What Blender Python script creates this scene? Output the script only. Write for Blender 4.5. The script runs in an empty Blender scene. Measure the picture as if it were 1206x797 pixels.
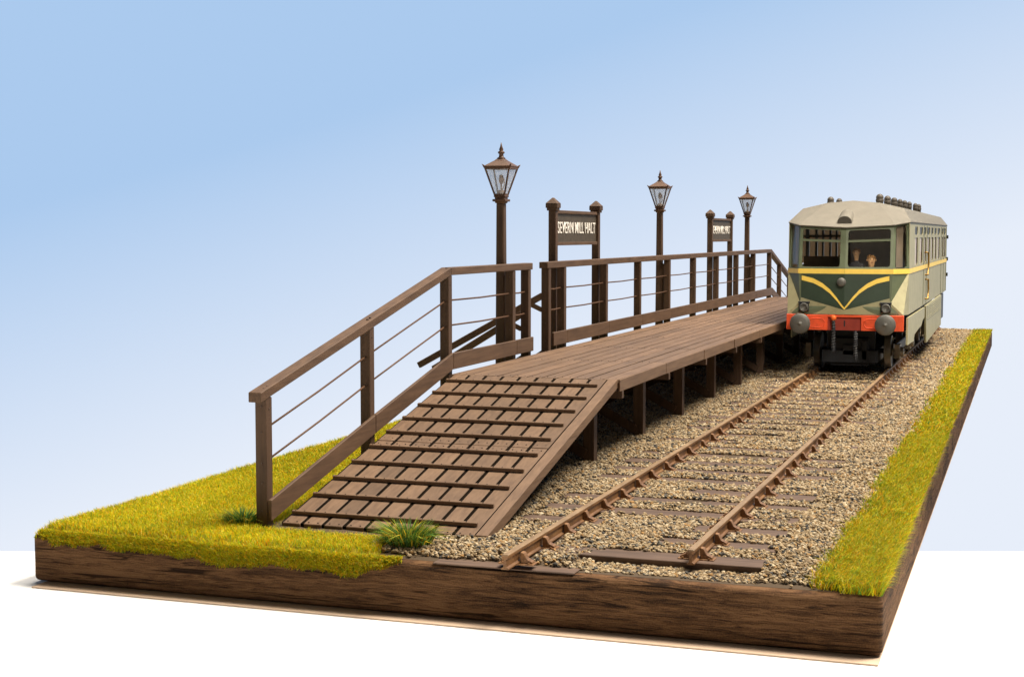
import bpy, bmesh, math, random
import numpy as np
from mathutils import Vector, Matrix
from mathutils.geometry import tessellate_polygon

random.seed(7)
rng = np.random.default_rng(11)
S = 0.01                                    # the script is written in centimetres
sc = bpy.context.scene
COL = sc.collection

# ------------------------------------------------------------------ helpers
def tag(o, label=None, cat=None, group=None, kind=None):
    if label: o["label"] = label
    if cat: o["category"] = cat
    if group: o["group"] = group
    if kind: o["kind"] = kind
    return o

def thing(name, label, cat, loc=(0, 0, 0), rz=0.0, group=None):
    o = bpy.data.objects.new(name, None)
    COL.objects.link(o)
    o.empty_display_size = 0.01
    o.location = Vector(loc) * S
    o.rotation_euler = (0, 0, rz)
    return tag(o, label, cat, group)

def copy_tree(o, parent=None):
    c = o.copy(); COL.objects.link(c)
    if parent is not None: c.parent = parent
    for ch in list(o.children):
        copy_tree(ch, c)
    return c

class MB:
    """collects shapes, links them as ONE mesh object"""
    def __init__(self):
        self.v = []; self.f = []; self.sm = []
    def add(self, vs, fs, smooth=False):
        n = len(self.v)
        self.v += [tuple(p) for p in vs]
        self.f += [tuple(i + n for i in f) for f in fs]
        self.sm += [smooth] * len(fs)
        return self
    def hexa(self, p):
        return self.add(p, [(0, 3, 2, 1), (4, 5, 6, 7), (0, 1, 5, 4), (1, 2, 6, 5), (2, 3, 7, 6), (3, 0, 4, 7)])
    def box(self, x0, x1, y0, y1, z0, z1):
        return self.hexa([(x0, y0, z0), (x1, y0, z0), (x1, y1, z0), (x0, y1, z0),
                          (x0, y0, z1), (x1, y0, z1), (x1, y1, z1), (x0, y1, z1)])
    def bar(self, p0, p1, w, h, up=(0, 0, 1)):
        p0, p1 = Vector(p0), Vector(p1); d = (p1 - p0).normalized()
        s = d.cross(Vector(up)).normalized(); n = s.cross(d).normalized()
        a, b = s * w / 2, n * h / 2
        return self.hexa([p0 - a - b, p0 + a - b, p1 + a - b, p1 - a - b, p0 - a + b, p0 + a + b, p1 + a + b, p1 - a + b])
    def cone(self, p0, p1, r0, r1, n=16, smooth=True, rot=0.0):
        p0, p1 = Vector(p0), Vector(p1); d = (p1 - p0).normalized()
        s = d.orthogonal().normalized(); t = d.cross(s)
        vs = []
        for p, r in ((p0, r0), (p1, r1)):
            for i in range(n):
                a = 2 * math.pi * i / n + rot
                vs.append(p + (s * math.cos(a) + t * math.sin(a)) * max(r, 1e-4))
        self.add(vs, [(i, (i + 1) % n, n + (i + 1) % n, n + i) for i in range(n)], smooth)
        self.add(vs[:n], [tuple(range(n))[::-1]]); self.add(vs[n:], [tuple(range(n))])
        return self
    def lathe(self, base, axis, prof, n=20, smooth=True, rot=0.0, flat_axis=None):
        """prof = [(r, h)] along axis from base"""
        base = Vector(base); d = Vector(axis).normalized()
        s = Vector((1, 0, 0)) if abs(d.x) < 0.9 else Vector((0, 1, 0))
        s = (s - d * s.dot(d)).normalized(); t = d.cross(s)
        vs = []
        for r, h in prof:
            for i in range(n):
                a = 2 * math.pi * i / n + rot
                vs.append(base + d * h + (s * math.cos(a) + t * math.sin(a)) * max(r, 1e-4))
        fs = []
        for k in range(len(prof) - 1):
            for i in range(n):
                fs.append((k * n + i, k * n + (i + 1) % n, (k + 1) * n + (i + 1) % n, (k + 1) * n + i))
        fs.append(tuple(range(n))[::-1]); m = (len(prof) - 1) * n
        fs.append(tuple(m + i for i in range(n)))
        return self.add(vs, fs, smooth)
    def sphere(self, c, r, n=12, sc_=(1, 1, 1)):
        c = Vector(c); prof = []
        vs = []; m = n // 2
        for j in range(m + 1):
            th = math.pi * j / m
            for i in range(n):
                a = 2 * math.pi * i / n
                vs.append(c + Vector((r * sc_[0] * max(math.sin(th), .01) * math.cos(a), r * sc_[1] * max(math.sin(th), .01) * math.sin(a), -r * sc_[2] * math.cos(th))))
        fs = []
        for j in range(m):
            for i in range(n):
                fs.append((j * n + i, j * n + (i + 1) % n, (j + 1) * n + (i + 1) % n, (j + 1) * n + i))
        return self.add(vs, fs, True)
    def prism(self, poly, d):
        """closed 3D polygon pushed along vector d"""
        d = Vector(d); n = len(poly); P = [Vector(p) for p in poly]
        vs = P + [p + d for p in P]
        fs = [(i, (i + 1) % n, n + (i + 1) % n, n + i) for i in range(n)]
        for t in tessellate_polygon([P]):
            fs.append(tuple(t)); fs.append(tuple(n + i for i in t[::-1]))
        return self.add(vs, fs)
    def panel(self, quad, holes, th):
        """quad: four 3D corners (s,t)=(0,0),(1,0),(1,1),(0,1); holes: polylines in (s,t); th: thickness vector"""
        q = [Vector(p) for p in quad]; th = Vector(th)
        def P(s, t): return (q[0] * (1 - s) + q[1] * s) * (1 - t) + (q[3] * (1 - s) + q[2] * s) * t
        loops = [[(0, 0), (1, 0), (1, 1), (0, 1)]] + holes
        tris = tessellate_polygon([[Vector((a, b, 0)) for a, b in l] for l in loops])
        flat = [p for l in loops for p in l]; n = len(flat)
        vs = [P(*p) for p in flat]; vs += [v + th for v in vs]
        fs = []
        for t in tris:
            fs.append(tuple(t)); fs.append(tuple(n + i for i in t[::-1]))
        k = 0
        for l in loops:
            m = len(l)
            for i in range(m):
                a, b = k + i, k + (i + 1) % m
                fs.append((a, b, n + b, n + a))
            k += m
        return self.add(vs, fs)
    def tube(self, pts, r, n=8):
        pts = [Vector(p) for p in pts]; vs = []; fs = []
        for k, p in enumerate(pts):
            d = (pts[min(k + 1, len(pts) - 1)] - pts[max(k - 1, 0)]).normalized()
            s = d.cross(Vector((0.31, 0.2, 0.93))).normalized(); t = d.cross(s)
            for i in range(n):
                a = 2 * math.pi * i / n
                vs.append(p + (s * math.cos(a) + t * math.sin(a)) * r)
        for k in range(len(pts) - 1):
            for i in range(n):
                fs.append((k * n + i, k * n + (i + 1) % n, (k + 1) * n + (i + 1) % n, (k + 1) * n + i))
        fs.append(tuple(range(n))[::-1]); m = (len(pts) - 1) * n; fs.append(tuple(m + i for i in range(n)))
        return self.add(vs, fs, True)
    def build(self, name, mat, parent=None, bevel=0.0, seg=1, normals=True):
        me = bpy.data.meshes.new(name)
        me.from_pydata([(x * S, y * S, z * S) for x, y, z in self.v], [], self.f)
        me.polygons.foreach_set("use_smooth", self.sm)
        if normals:
            bm = bmesh.new(); bm.from_mesh(me); bmesh.ops.recalc_face_normals(bm, faces=bm.faces); bm.to_mesh(me); bm.free()
        me.materials.append(mat); me.update()
        o = bpy.data.objects.new(name, me); COL.objects.link(o)
        if parent is not None: o.parent = parent
        if bevel:
            b = o.modifiers.new("bevel", "BEVEL"); b.width = bevel * S; b.segments = seg; b.limit_method = "ANGLE"; b.angle_limit = math.radians(40)
        return o

def rr(s0, t0, s1, t1, rx, ry, n=4):
    out = []
    for cx, cy, a0 in ((s1 - rx, t1 - ry, 0), (s0 + rx, t1 - ry, 90), (s0 + rx, t0 + ry, 180), (s1 - rx, t0 + ry, 270)):
        for i in range(n + 1):
            a = math.radians(a0 + 90 * i / n)
            out.append((cx + rx * math.cos(a), cy + ry * math.sin(a)))
    return out

# ------------------------------------------------------------------ materials
def newmat(name):
    m = bpy.data.materials.new(name); m.use_nodes = True
    nt = m.node_tree; nt.nodes.clear()
    out = nt.nodes.new("ShaderNodeOutputMaterial"); b = nt.nodes.new("ShaderNodeBsdfPrincipled")
    nt.links.new(b.outputs[0], out.inputs[0])
    return m, nt, b, out

def noise(nt, vec, scale, detail=4, rough=.55, dist=0.0):
    n = nt.nodes.new("ShaderNodeTexNoise"); n.inputs["Scale"].default_value = scale
    n.inputs["Detail"].default_value = detail; n.inputs["Roughness"].default_value = rough; n.inputs["Distortion"].default_value = dist
    nt.links.new(vec, n.inputs["Vector"]); return n

def ramp(nt, fac, stops):
    r = nt.nodes.new("ShaderNodeValToRGB"); e = r.color_ramp.elements
    while len(e) < len(stops): e.new(0.5)
    for i, (p, c) in enumerate(stops):
        e[i].position = p; e[i].color = (c[0], c[1], c[2], 1)
    nt.links.new(fac, r.inputs[0]); return r

def coords(nt, stretch=(1, 1, 1)):
    tc = nt.nodes.new("ShaderNodeTexCoord"); mp = nt.nodes.new("ShaderNodeMapping")
    mp.inputs["Scale"].default_value = [100 * s for s in stretch]
    nt.links.new(tc.outputs["Object"], mp.inputs[0]); return mp.outputs[0]

def bump(nt, b, h, dist, strength=1.0):
    bp = nt.nodes.new("ShaderNodeBump"); bp.inputs["Distance"].default_value = dist * S; bp.inputs["Strength"].default_value = strength
    nt.links.new(h, bp.inputs["Height"]); nt.links.new(bp.outputs[0], b.inputs["Normal"])

def wood(name, dark, light, axis, rough=.62, isl=.18, grain=9.0, bumpd=.012, spec=.35):
    m, nt, b, _ = newmat(name)
    st = [1, 1, 1]; st[axis] = .07
    v = coords(nt, st)
    geo = nt.nodes.new("ShaderNodeNewGeometry")
    off = nt.nodes.new("ShaderNodeVectorMath"); off.operation = "ADD"
    sc_ = nt.nodes.new("ShaderNodeMath"); sc_.operation = "MULTIPLY"; sc_.inputs[1].default_value = 37.0
    nt.links.new(geo.outputs["Random Per Island"], sc_.inputs[0]); nt.links.new(v, off.inputs[0]); nt.links.new(sc_.outputs[0], off.inputs[1])
    n1 = noise(nt, off.outputs[0], grain, 6, .6, .3)
    v2 = coords(nt); n2 = noise(nt, v2, .9, 3)
    ad = nt.nodes.new("ShaderNodeMath"); ad.operation = "MULTIPLY_ADD"; ad.inputs[1].default_value = .45
    nt.links.new(n2.outputs[0], ad.inputs[0]); nt.links.new(n1.outputs[0], ad.inputs[2])
    r = ramp(nt, ad.outputs[0], [(.45, dark), (.95, light)])
    hsv = nt.nodes.new("ShaderNodeHueSaturation")
    mv = nt.nodes.new("ShaderNodeMapRange"); mv.inputs["To Min"].default_value = 1 - isl; mv.inputs["To Max"].default_value = 1 + isl
    nt.links.new(geo.outputs["Random Per Island"], mv.inputs[0]); nt.links.new(mv.outputs[0], hsv.inputs["Value"])
    nt.links.new(r.outputs[0], hsv.inputs["Color"]); nt.links.new(hsv.outputs[0], b.inputs["Base Color"])
    b.inputs["Roughness"].default_value = rough; b.inputs["Specular IOR Level"].default_value = spec
    bump(nt, b, n1.outputs[0], bumpd)
    return m

def paint(name, col, rough=.55, var=.12, scale=1.6, spec=.35, metal=0.0, dirt=None, bumpd=.004):
    m, nt, b, _ = newmat(name)
    v = coords(nt); n = noise(nt, v, scale, 6, .65)
    lo = [c * (1 - var) for c in col]; hi = [min(1, c * (1 + var)) for c in col]
    r = ramp(nt, n.outputs[0], [(.3, lo), (.7, hi)])
    src = r.outputs[0]
    if dirt:
        n2 = noise(nt, v, 2.4, 7, .7, .5)
        r2 = ramp(nt, n2.outputs[0], [(.52, (0, 0, 0)), (.75, (.6, .6, .6))])
        mx = nt.nodes.new("ShaderNodeMix"); mx.data_type = "RGBA"
        nt.links.new(r2.outputs[0], mx.inputs[0]); nt.links.new(src, mx.inputs[6]); mx.inputs[7].default_value = (*dirt, 1)
        src = mx.outputs[2]
    nt.links.new(src, b.inputs["Base Color"])
    b.inputs["Roughness"].default_value = rough; b.inputs["Specular IOR Level"].default_value = spec; b.inputs["Metallic"].default_value = metal
    n3 = noise(nt, v, 9.0, 4); bump(nt, b, n3.outputs[0], bumpd)
    return m

def glass(name, tint=(1, 1, 1), refl=.10):
    m, nt, b, out = newmat(name); nt.nodes.remove(b)
    t = nt.nodes.new("ShaderNodeBsdfTransparent"); t.inputs[0].default_value = (*tint, 1)
    g = nt.nodes.new("ShaderNodeBsdfGlossy"); g.inputs["Roughness"].default_value = .02
    fr = nt.nodes.new("ShaderNodeLayerWeight"); fr.inputs[0].default_value = .25
    mr = nt.nodes.new("ShaderNodeMath"); mr.operation = "MULTIPLY_ADD"; mr.inputs[1].default_value = .18; mr.inputs[2].default_value = refl * .3
    nt.links.new(fr.outputs["Fresnel"], mr.inputs[0])
    mx = nt.nodes.new("ShaderNodeMixShader")
    nt.links.new(mr.outputs[0], mx.inputs[0]); nt.links.new(t.outputs[0], mx.inputs[1]); nt.links.new(g.outputs[0], mx.inputs[2]); nt.links.new(mx.outputs[0], out.inputs[0])
    return m

def attr_mat(name, rough=.8, spec=.2, bumpd=0, transl=0.0):
    m, nt, b, out = newmat(name)
    a = nt.nodes.new("ShaderNodeAttribute"); a.attribute_name = "tone"
    nt.links.new(a.outputs["Color"], b.inputs["Base Color"])
    b.inputs["Roughness"].default_value = rough; b.inputs["Specular IOR Level"].default_value = spec
    if bumpd:
        n = noise(nt, coords(nt), 14, 4); bump(nt, b, n.outputs[0], bumpd)
    if transl:
        t = nt.nodes.new("ShaderNodeBsdfTranslucent"); nt.links.new(a.outputs["Color"], t.inputs[0])
        mx = nt.nodes.new("ShaderNodeMixShader"); mx.inputs[0].default_value = transl
        nt.links.new(b.outputs[0], mx.inputs[1]); nt.links.new(t.outputs[0], mx.inputs[2]); nt.links.new(mx.outputs[0], out.inputs[0])
    return m

BD, BL = (.096, .055, .031), (.172, .104, .060)
W_Y = wood("brown_wood_long", BD, BL, 1)
W_X = wood("brown_wood_cross", BD, BL, 0)
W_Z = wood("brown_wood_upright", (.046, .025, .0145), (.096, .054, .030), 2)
W_F = wood("brown_fence_wood", (.058, .032, .018), (.122, .070, .039), 1, bumpd=.005)
W_DARK = wood("dark_sleeper_wood", (.040, .024, .017), (.125, .078, .053), 0, rough=.75)
W_EDGE = None
M_NAIL = paint("nail_metal", (.10, .07, .055), .45, metal=.5)
M_WIRE = paint("wire_metal", (.12, .06, .03), .6, metal=.2)
M_IRON = paint("brown_iron", (.10, .050, .027), .5, var=.25, spec=.4)
M_GLASS = glass("clear_glass", (.97, .98, 1.0))
M_TGLASS = glass("cab_glass", (.93, .91, .88), refl=.03)
def frosted():
    m, nt, b, out = newmat("milky_glass")
    b.inputs["Base Color"].default_value = (.9, .9, .9, 1); b.inputs["Roughness"].default_value = .15
    tl = nt.nodes.new("ShaderNodeBsdfTranslucent"); tl.inputs[0].default_value = (.95, .95, .95, 1)
    t = nt.nodes.new("ShaderNodeBsdfTransparent"); m1 = nt.nodes.new("ShaderNodeMixShader"); m2 = nt.nodes.new("ShaderNodeMixShader")
    m1.inputs[0].default_value = .55; m2.inputs[0].default_value = .76
    nt.links.new(b.outputs[0], m1.inputs[1]); nt.links.new(tl.outputs[0], m1.inputs[2]); nt.links.new(m1.outputs[0], m2.inputs[1]); nt.links.new(t.outputs[0], m2.inputs[2]); nt.links.new(m2.outputs[0], out.inputs[0]); return m
M_FROST = frosted()
M_SIGN = paint("sign_board_paint", (.075, .058, .040), .6, var=.25, scale=6)
M_LETTER = paint("cream_letter_paint", (.88, .84, .76), .6, var=.08)
M_GREEN = paint("sage_green_paint", (.345, .318, .18), .5, var=.10, dirt=(.19, .175, .10))
M_MID = paint("olive_green_paint", (.125, .150, .088), .5, var=.12, dirt=(.12, .125, .075))
M_DKGREEN = paint("dark_green_paint", (.032, .052, .034), .45, var=.15)
M_YELLOW = paint("yellow_line_paint", (.88, .62, .11), .5, var=.10)
M_RED = paint("red_beam_paint", (.78, .095, .028), .5, var=.12, dirt=(.38, .05, .02))
M_DKRED = paint("dull_red_paint", (.28, .035, .02), .6, var=.2)
M_ROOF = paint("grey_roof_paint", (.165, .150, .120), .7, var=.10, dirt=(.14, .12, .09))
M_BLACK = paint("black_underframe_paint", (.016, .018, .022), .5, var=.3)
M_GAP_SHADE = paint("dark_gap_shade", (.010, .008, .006), 1.0, var=.3, spec=0)  # near-black standing in for the shade between boards
M_GREY = paint("grey_buffer_metal", (.115, .112, .10), .5, var=.2, metal=.3, dirt=(.17, .11, .06))
M_STEEL = paint("worn_steel", (.20, .17, .13), .42, var=.25, metal=.5)
M_BRASS = paint("old_brass", (.36, .22, .06), .4, var=.15, metal=.6)
M_INT = paint("cab_interior_paint", (.30, .255, .20), .7, var=.15)
M_SKIN = paint("painted_skin", (.80, .48, .24), .6, var=.15)
M_HAIR = paint("painted_hair", (.30, .15, .04), .6)
M_COAT = paint("painted_coat", (.05, .055, .07), .7)
M_SPIRAL = paint("pale_hose", (.16, .16, .16), .5)

def rust():
    m, nt, b, _ = newmat("rusty_rail")
    v = coords(nt, (1, .25, 1)); n = noise(nt, v, 6, 6, .7)
    r = ramp(nt, n.outputs[0], [(.30, (.085, .036, .012)), (.55, (.22, .105, .036)), (.75, (.36, .19, .075))])
    tc = nt.nodes.new("ShaderNodeTexCoord"); sx = nt.nodes.new("ShaderNodeSeparateXYZ"); nt.links.new(tc.outputs["Object"], sx.inputs[0])
    mr = nt.nodes.new("ShaderNodeMapRange"); mr.inputs[1].default_value = .41 * S; mr.inputs[2].default_value = .447 * S; nt.links.new(sx.outputs[2], mr.inputs[0])
    r2 = ramp(nt, n.outputs[0], [(.3, (.17, .105, .05)), (.7, (.32, .21, .11))])
    mx = nt.nodes.new("ShaderNodeMix"); mx.data_type = "RGBA"
    nt.links.new(mr.outputs[0], mx.inputs[0]); nt.links.new(r.outputs[0], mx.inputs[6]); nt.links.new(r2.outputs[0], mx.inputs[7])
    nt.links.new(mx.outputs[2], b.inputs["Base Color"]); b.inputs["Roughness"].default_value = .5; b.inputs["Metallic"].default_value = .15
    n2 = noise(nt, coords(nt), 20, 4); bump(nt, b, n2.outputs[0], .01); return m
M_RUST = rust()

def curtain():  # translucent cream sheet, stands in for bright background behind the left windows
    m, nt, b, out = newmat("cream_backdrop_sheet")
    b.inputs["Base Color"].default_value = (.80, .70, .55, 1); b.inputs["Roughness"].default_value = .9
    w = nt.nodes.new("ShaderNodeTexWave"); w.inputs["Scale"].default_value = 3; nt.links.new(coords(nt), w.inputs[0]); bump(nt, b, w.outputs[1], .02)
    t = nt.nodes.new("ShaderNodeBsdfTranslucent"); t.inputs[0].default_value = (.95, .82, .64, 1)
    mx = nt.nodes.new("ShaderNodeMixShader"); mx.inputs[0].default_value = .7
    nt.links.new(b.outputs[0], mx.inputs[1]); nt.links.new(t.outputs[0], mx.inputs[2]); nt.links.new(mx.outputs[0], out.inputs[0]); return m
M_CREAM = curtain()

M_BLIND = paint("white_blind_cloth", (.88, .84, .76), .9, var=.05, spec=.1)
def board_wood():
    m, nt, b, _ = newmat("stained_board_wood")
    v = coords(nt, (.07, .07, 1)); n = noise(nt, v, 17, 9, .74, .9)
    v2 = coords(nt, (.16, .16, 1)); n2 = noise(nt, v2, 2.2, 5, .6, .4)
    v3 = coords(nt); n3 = noise(nt, v3, 34, 3, .6)
    a = nt.nodes.new("ShaderNodeMath"); a.operation = "MULTIPLY_ADD"; a.inputs[1].default_value = .55
    nt.links.new(n2.outputs[0], a.inputs[0]); nt.links.new(n.outputs[0], a.inputs[2])
    a2 = nt.nodes.new("ShaderNodeMath"); a2.operation = "MULTIPLY_ADD"; a2.inputs[1].default_value = .30
    nt.links.new(n3.outputs[0], a2.inputs[0]); nt.links.new(a.outputs[0], a2.inputs[2])
    r = ramp(nt, a2.outputs[0], [(.72, (.010, .006, .004)), (.84, (.068, .034, .016)), (.95, (.135, .068, .030)), (1.0, (.17, .09, .042))])
    nt.links.new(r.outputs[0], b.inputs["Base Color"]); b.inputs["Roughness"].default_value = .8; b.inputs["Specular IOR Level"].default_value = .12
    v4 = coords(nt, (.05, .05, 1)); n4 = noise(nt, v4, 9, 3, .5, 1.5)
    r4 = ramp(nt, n4.outputs[0], [(.34, (.22, .2, .18)), (.40, (1, 1, 1))])
    mq = nt.nodes.new("ShaderNodeMix"); mq.data_type = "RGBA"; mq.blend_type = "MULTIPLY"; mq.inputs[0].default_value = 1
    nt.links.new(r.outputs[0], mq.inputs[6]); nt.links.new(r4.outputs[0], mq.inputs[7]); nt.links.new(mq.outputs[2], b.inputs["Base Color"])
    bump(nt, b, a2.outputs[0], .06); return m
M_BOARD = board_wood()

def plain(name, col, rough):
    m, nt, b, _ = newmat(name); n = noise(nt, coords(nt), .4, 3)
    r = ramp(nt, n.outputs[0], [(.3, [c * .985 for c in col]), (.7, col)])
    nt.links.new(r.outputs[0], b.inputs["Base Color"]); b.inputs["Roughness"].default_value = rough; b.inputs["Specular IOR Level"].default_value = .2; return m
M_TABLE = plain("white_table_laminate", (.88, .88, .88), .6)
M_STRIP = plain("buff_tabletop", (.66, .50, .37), .8)

# ------------------------------------------------------------------ dimensions
BX0, BX1, BY0, BY1, BZ0 = -21.02, -2.42, 27.62, 107.8, -1.08      # the display board
XL, XR = -15.9, -10.92                                              # platform deck
RY0, RY1, RZ0, DZ = 29.72, 40.40, .20, 2.60                         # ramp
DY1 = 97.8                                                          # far end of level deck
XF = -16.2                                                          # fence line
PITCH, SL0, NSL = 1.553, 27.72, 52
RAILX = (-9.57, -6.24)

# table, tabletop strip, board
T = MB()
p0, p1 = Vector((-24.04, 30.17)), Vector((.1, 38.58)); d = (p1 - p0).normalized(); nrm = Vector((d.y, -d.x))
A, B = p0 - d * 70, p1 + d * 70
q = [A, A + nrm * 120, B + nrm * 120, B]
zt, zb = BZ0 - .045, BZ0 - 2.5
T.hexa([(*q[0], zb), (*q[1], zb), (*q[2], zb), (*q[3], zb), (*q[0], zt), (*q[1], zt), (*q[2], zt), (*q[3], zt)])
tag(T.build("table_top", M_TABLE, bevel=.1), kind="structure")
cb = MB().box(BX0 + .28, BX1 - .03, BY0 - .42, BY1 - 20, BZ0 - .042, BZ0 - .012).build("tabletop_strip", M_STRIP)  # sheet added in place of a leftover, shaded strip of tabletop
tag(cb, "thin buff sheet added under the dark wooden board as a strip of tabletop", "tabletop strip")

bd = MB().box(BX0, BX1, BY0, BY1, BZ0, 0)
board = bd.build("display_board", M_BOARD, bevel=.13, seg=4)
tag(board, "dark brown stained wooden board carrying the whole model railway", "board")

# ------------------------------------------------------------------ numpy scatter meshes
def fast_mesh(name, V, F, tone, mat, smooth=False):
    """V (n,3) cm, F (m,k) faces all of k sides, tone (n,3)"""
    me = bpy.data.meshes.new(name); n = len(V); m, k = F.shape
    me.vertices.add(n); me.vertices.foreach_set("co", (V * S).astype(np.float32).ravel())
    me.loops.add(m * k); me.loops.foreach_set("vertex_index", F.astype(np.int32).ravel())
    me.polygons.add(m); me.polygons.foreach_set("loop_start", np.arange(0, m * k, k, dtype=np.int32))
    me.polygons.foreach_set("use_smooth", np.full(m, smooth))
    me.update(calc_edges=True)
    at = me.attributes.new("tone", "FLOAT_COLOR", "POINT")
    at.data.foreach_set("color", np.c_[tone, np.ones(n)].astype(np.float32).ravel())
    me.materials.append(mat)
    o = bpy.data.objects.new(name, me); COL.objects.link(o); return o

_g = rng.random((64, 64))
def vnoise(x, y, s):
    x = np.asarray(x) * s; y = np.asarray(y) * s
    xi = np.floor(x).astype(int); yi = np.floor(y).astype(int); fx = x - xi; fy = y - yi
    fx = fx * fx * (3 - 2 * fx); fy = fy * fy * (3 - 2 * fy)
    g = lambda a, b: _g[a % 64, b % 64]
    return (g(xi, yi) * (1 - fx) + g(xi + 1, yi) * fx) * (1 - fy) + (g(xi, yi + 1) * (1 - fx) + g(xi + 1, yi + 1) * fx) * fy

GX1 = -3.62                                # where the right-hand verge begins
def verge_edge(y): return GX1 + .26 * (vnoise(y, y * 0 + 3.3, .7) - .5) + .12 * (vnoise(y, y * 0 + 8.3, 2.3) - .5)
def lawn_edge(y):                          # x where the left lawn gives way to ballast
    return -12.55 + .5 * (vnoise(y, y * 0 + 1.2, .5) - .5) + .2 * (vnoise(y, y * 0 + 5.2, 2.1) - .5) - 3.2 * np.clip((y - 30) / 3, 0, 1)

def bed(x, y):
    """height of the ballast bed"""
    h = .05 + .07 * vnoise(x, y, .9) + .04 * vnoise(x + 9, y, 2.6)
    h = h + .03 * np.exp(-((x + 7.9) / 1.5) ** 2)
    h = np.where((y < 29.0) & (x > -8.6) & (x < -4.85), h * .12, h)
    return h * np.clip((y - BY0 - .15) / .8, 0, 1) * np.clip((GX1 + .5 - x) / 1.0, .25, 1)

ICO = np.array([(0, 0, -1), (.72, -.53, -.45), (-.28, -.85, -.45), (-.89, 0, -.45), (-.28, .85, -.45), (.72, .53, -.45),
                (.28, -.85, .45), (-.72, -.53, .45), (-.72, .53, .45), (.28, .85, .45), (.89, 0, .45), (0, 0, 1)])
ICOF = np.array([(0, 1, 2), (1, 0, 5), (0, 2, 3), (0, 3, 4), (0, 4, 5), (1, 5, 10), (2, 1, 6), (3, 2, 7), (4, 3, 8), (5, 4, 9),
                 (1, 10, 6), (2, 6, 7), (3, 7, 8), (4, 8, 9), (5, 9, 10), (6, 10, 11), (7, 6, 11), (8, 7, 11), (9, 8, 11), (10, 9, 11)])
OCT = np.array([(0, 0, -1), (1, 0, 0), (0, 1, 0), (-1, 0, 0), (0, -1, 0), (0, 0, 1)], float)
OCTF = np.array([(0, 2, 1), (0, 3, 2), (0, 4, 3), (0, 1, 4), (5, 1, 2), (5, 2, 3), (5, 3, 4), (5, 4, 1)])

PAL = np.array([(.42, .31, .175), (.51, .395, .24), (.33, .23, .12), (.60, .50, .34), (.26, .19, .115), (.17, .155, .125), (.095, .092, .085), (.42, .24, .085), (.055, .05, .045)])
PALW = np.array([.22, .19, .16, .10, .10, .07, .05, .05, .05]); PALW /= PALW.sum()

def stones(x, y, z, size, base, faces):
    n = len(x); k = len(base)
    P = base[None] * (1 + .34 * (rng.random((n, k, 1)) - .5)) + .22 * (rng.random((n, k, 3)) - .5)
    P *= (size[:, None, None] * (.75 + .5 * rng.random((n, 1, 3))))
    a = rng.random(n) * 2 * np.pi; ca, sa = np.cos(a)[:, None], np.sin(a)[:, None]
    X = P[..., 0] * ca - P[..., 1] * sa; Y = P[..., 0] * sa + P[..., 1] * ca
    t = (rng.random(n) - .5) * 1.4; ct, st = np.cos(t)[:, None], np.sin(t)[:, None]
    Z = P[..., 2] * .85; X, Z = X * ct - Z * st, X * st + Z * ct
    V = np.stack([X + x[:, None], Y + y[:, None], Z + z[:, None]], -1).reshape(-1, 3)
    F = (faces[None] + (np.arange(n) * k)[:, None, None]).reshape(-1, 3)
    c = PAL[rng.choice(len(PAL), n, p=PALW)] * .78 * (.80 + .36 * rng.random((n, 1)))
    return V, F, np.repeat(c, k, 0)

def sleeper_at(y):
    k = np.round((y - SL0) / PITCH); return k, np.abs(y - SL0 - k * PITCH)
SLW = .72
def bare(x, y):
    """1 where the top of a sleeper shows through the ballast"""
    k, dy = sleeper_at(y)
    on = (dy < SLW / 2 - .03) & (x > -10.95) & (x < -4.87)
    keep = vnoise(x * .55 + k * 7.3, y * 0 + k * 3.1, .8) + .10 * vnoise(x, y, 6.0)
    lim = np.where(np.abs(x + 7.9) < 1.7, .50, .55)
    lim = np.where(k == 1, np.where(x > -7.95, -1, .70), lim); lim = np.where(k == 0, np.where(x < -8.3, -1, 2), lim)
    return on & (keep > lim - .11)

def near_rail(x, y):
    return (np.abs(x - RAILX[0]) < .17) | ((np.abs(x - RAILX[1]) < .17) & (y > 28.62))

parts = []
for y0, y1, dens, r, base, faces in ((BY0 + .28, 40, 330, .040, ICO, ICOF), (40, 58, 250, .043, ICO, ICOF), (58, BY1 - .05, 150, .052, OCT, OCTF)):
    ar = (y1 - y0) * 13.2; n = int(ar * dens)
    x = -16.2 + 13.2 * rng.random(n); y = y0 + (y1 - y0) * rng.random(n)
    ok = (x < verge_edge(y) + .12) & (x > lawn_edge(y) - .15 + .5 * (rng.random(n) - .6)) & ~bare(x, y) & ~near_rail(x, y)
    # the bare front rim of the board and the strip before the first sleeper
    ok &= ~((y < BY0 + .42 + .16 * vnoise(x, y * 0, 1.7)) & (rng.random(n) > .03)) | (x < -50)
    ok &= ~((y < 28.55) & (x > -11.6) & (x < -8.2) & (y < 28.05))
    x, y = x[ok], y[ok]
    k, dy = sleeper_at(y)
    z = bed(x, y) + .05 * rng.random(len(x))
    onsl = (dy < SLW / 2) & (x > -11) & (x < -4.8)
    z = np.where(onsl & (k > 1), np.maximum(z, .15 + .02 * rng.random(len(x))), z)
    fr = (y < SL0 + PITCH) & (x > -8.3) & (x < -4.85)
    z = np.where(fr, np.minimum(z, .006), z)
    ok = (x > -50); s = r * (.65 + .75 * rng.random(len(x)) ** 1.4)
    parts.append(stones(x, y, z, s, base, faces))
off = 0; VV, FF, TT = [], [], []
for V, F, t in parts:
    VV.append(V); FF.append(F + off); TT.append(t); off += len(V)
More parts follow.
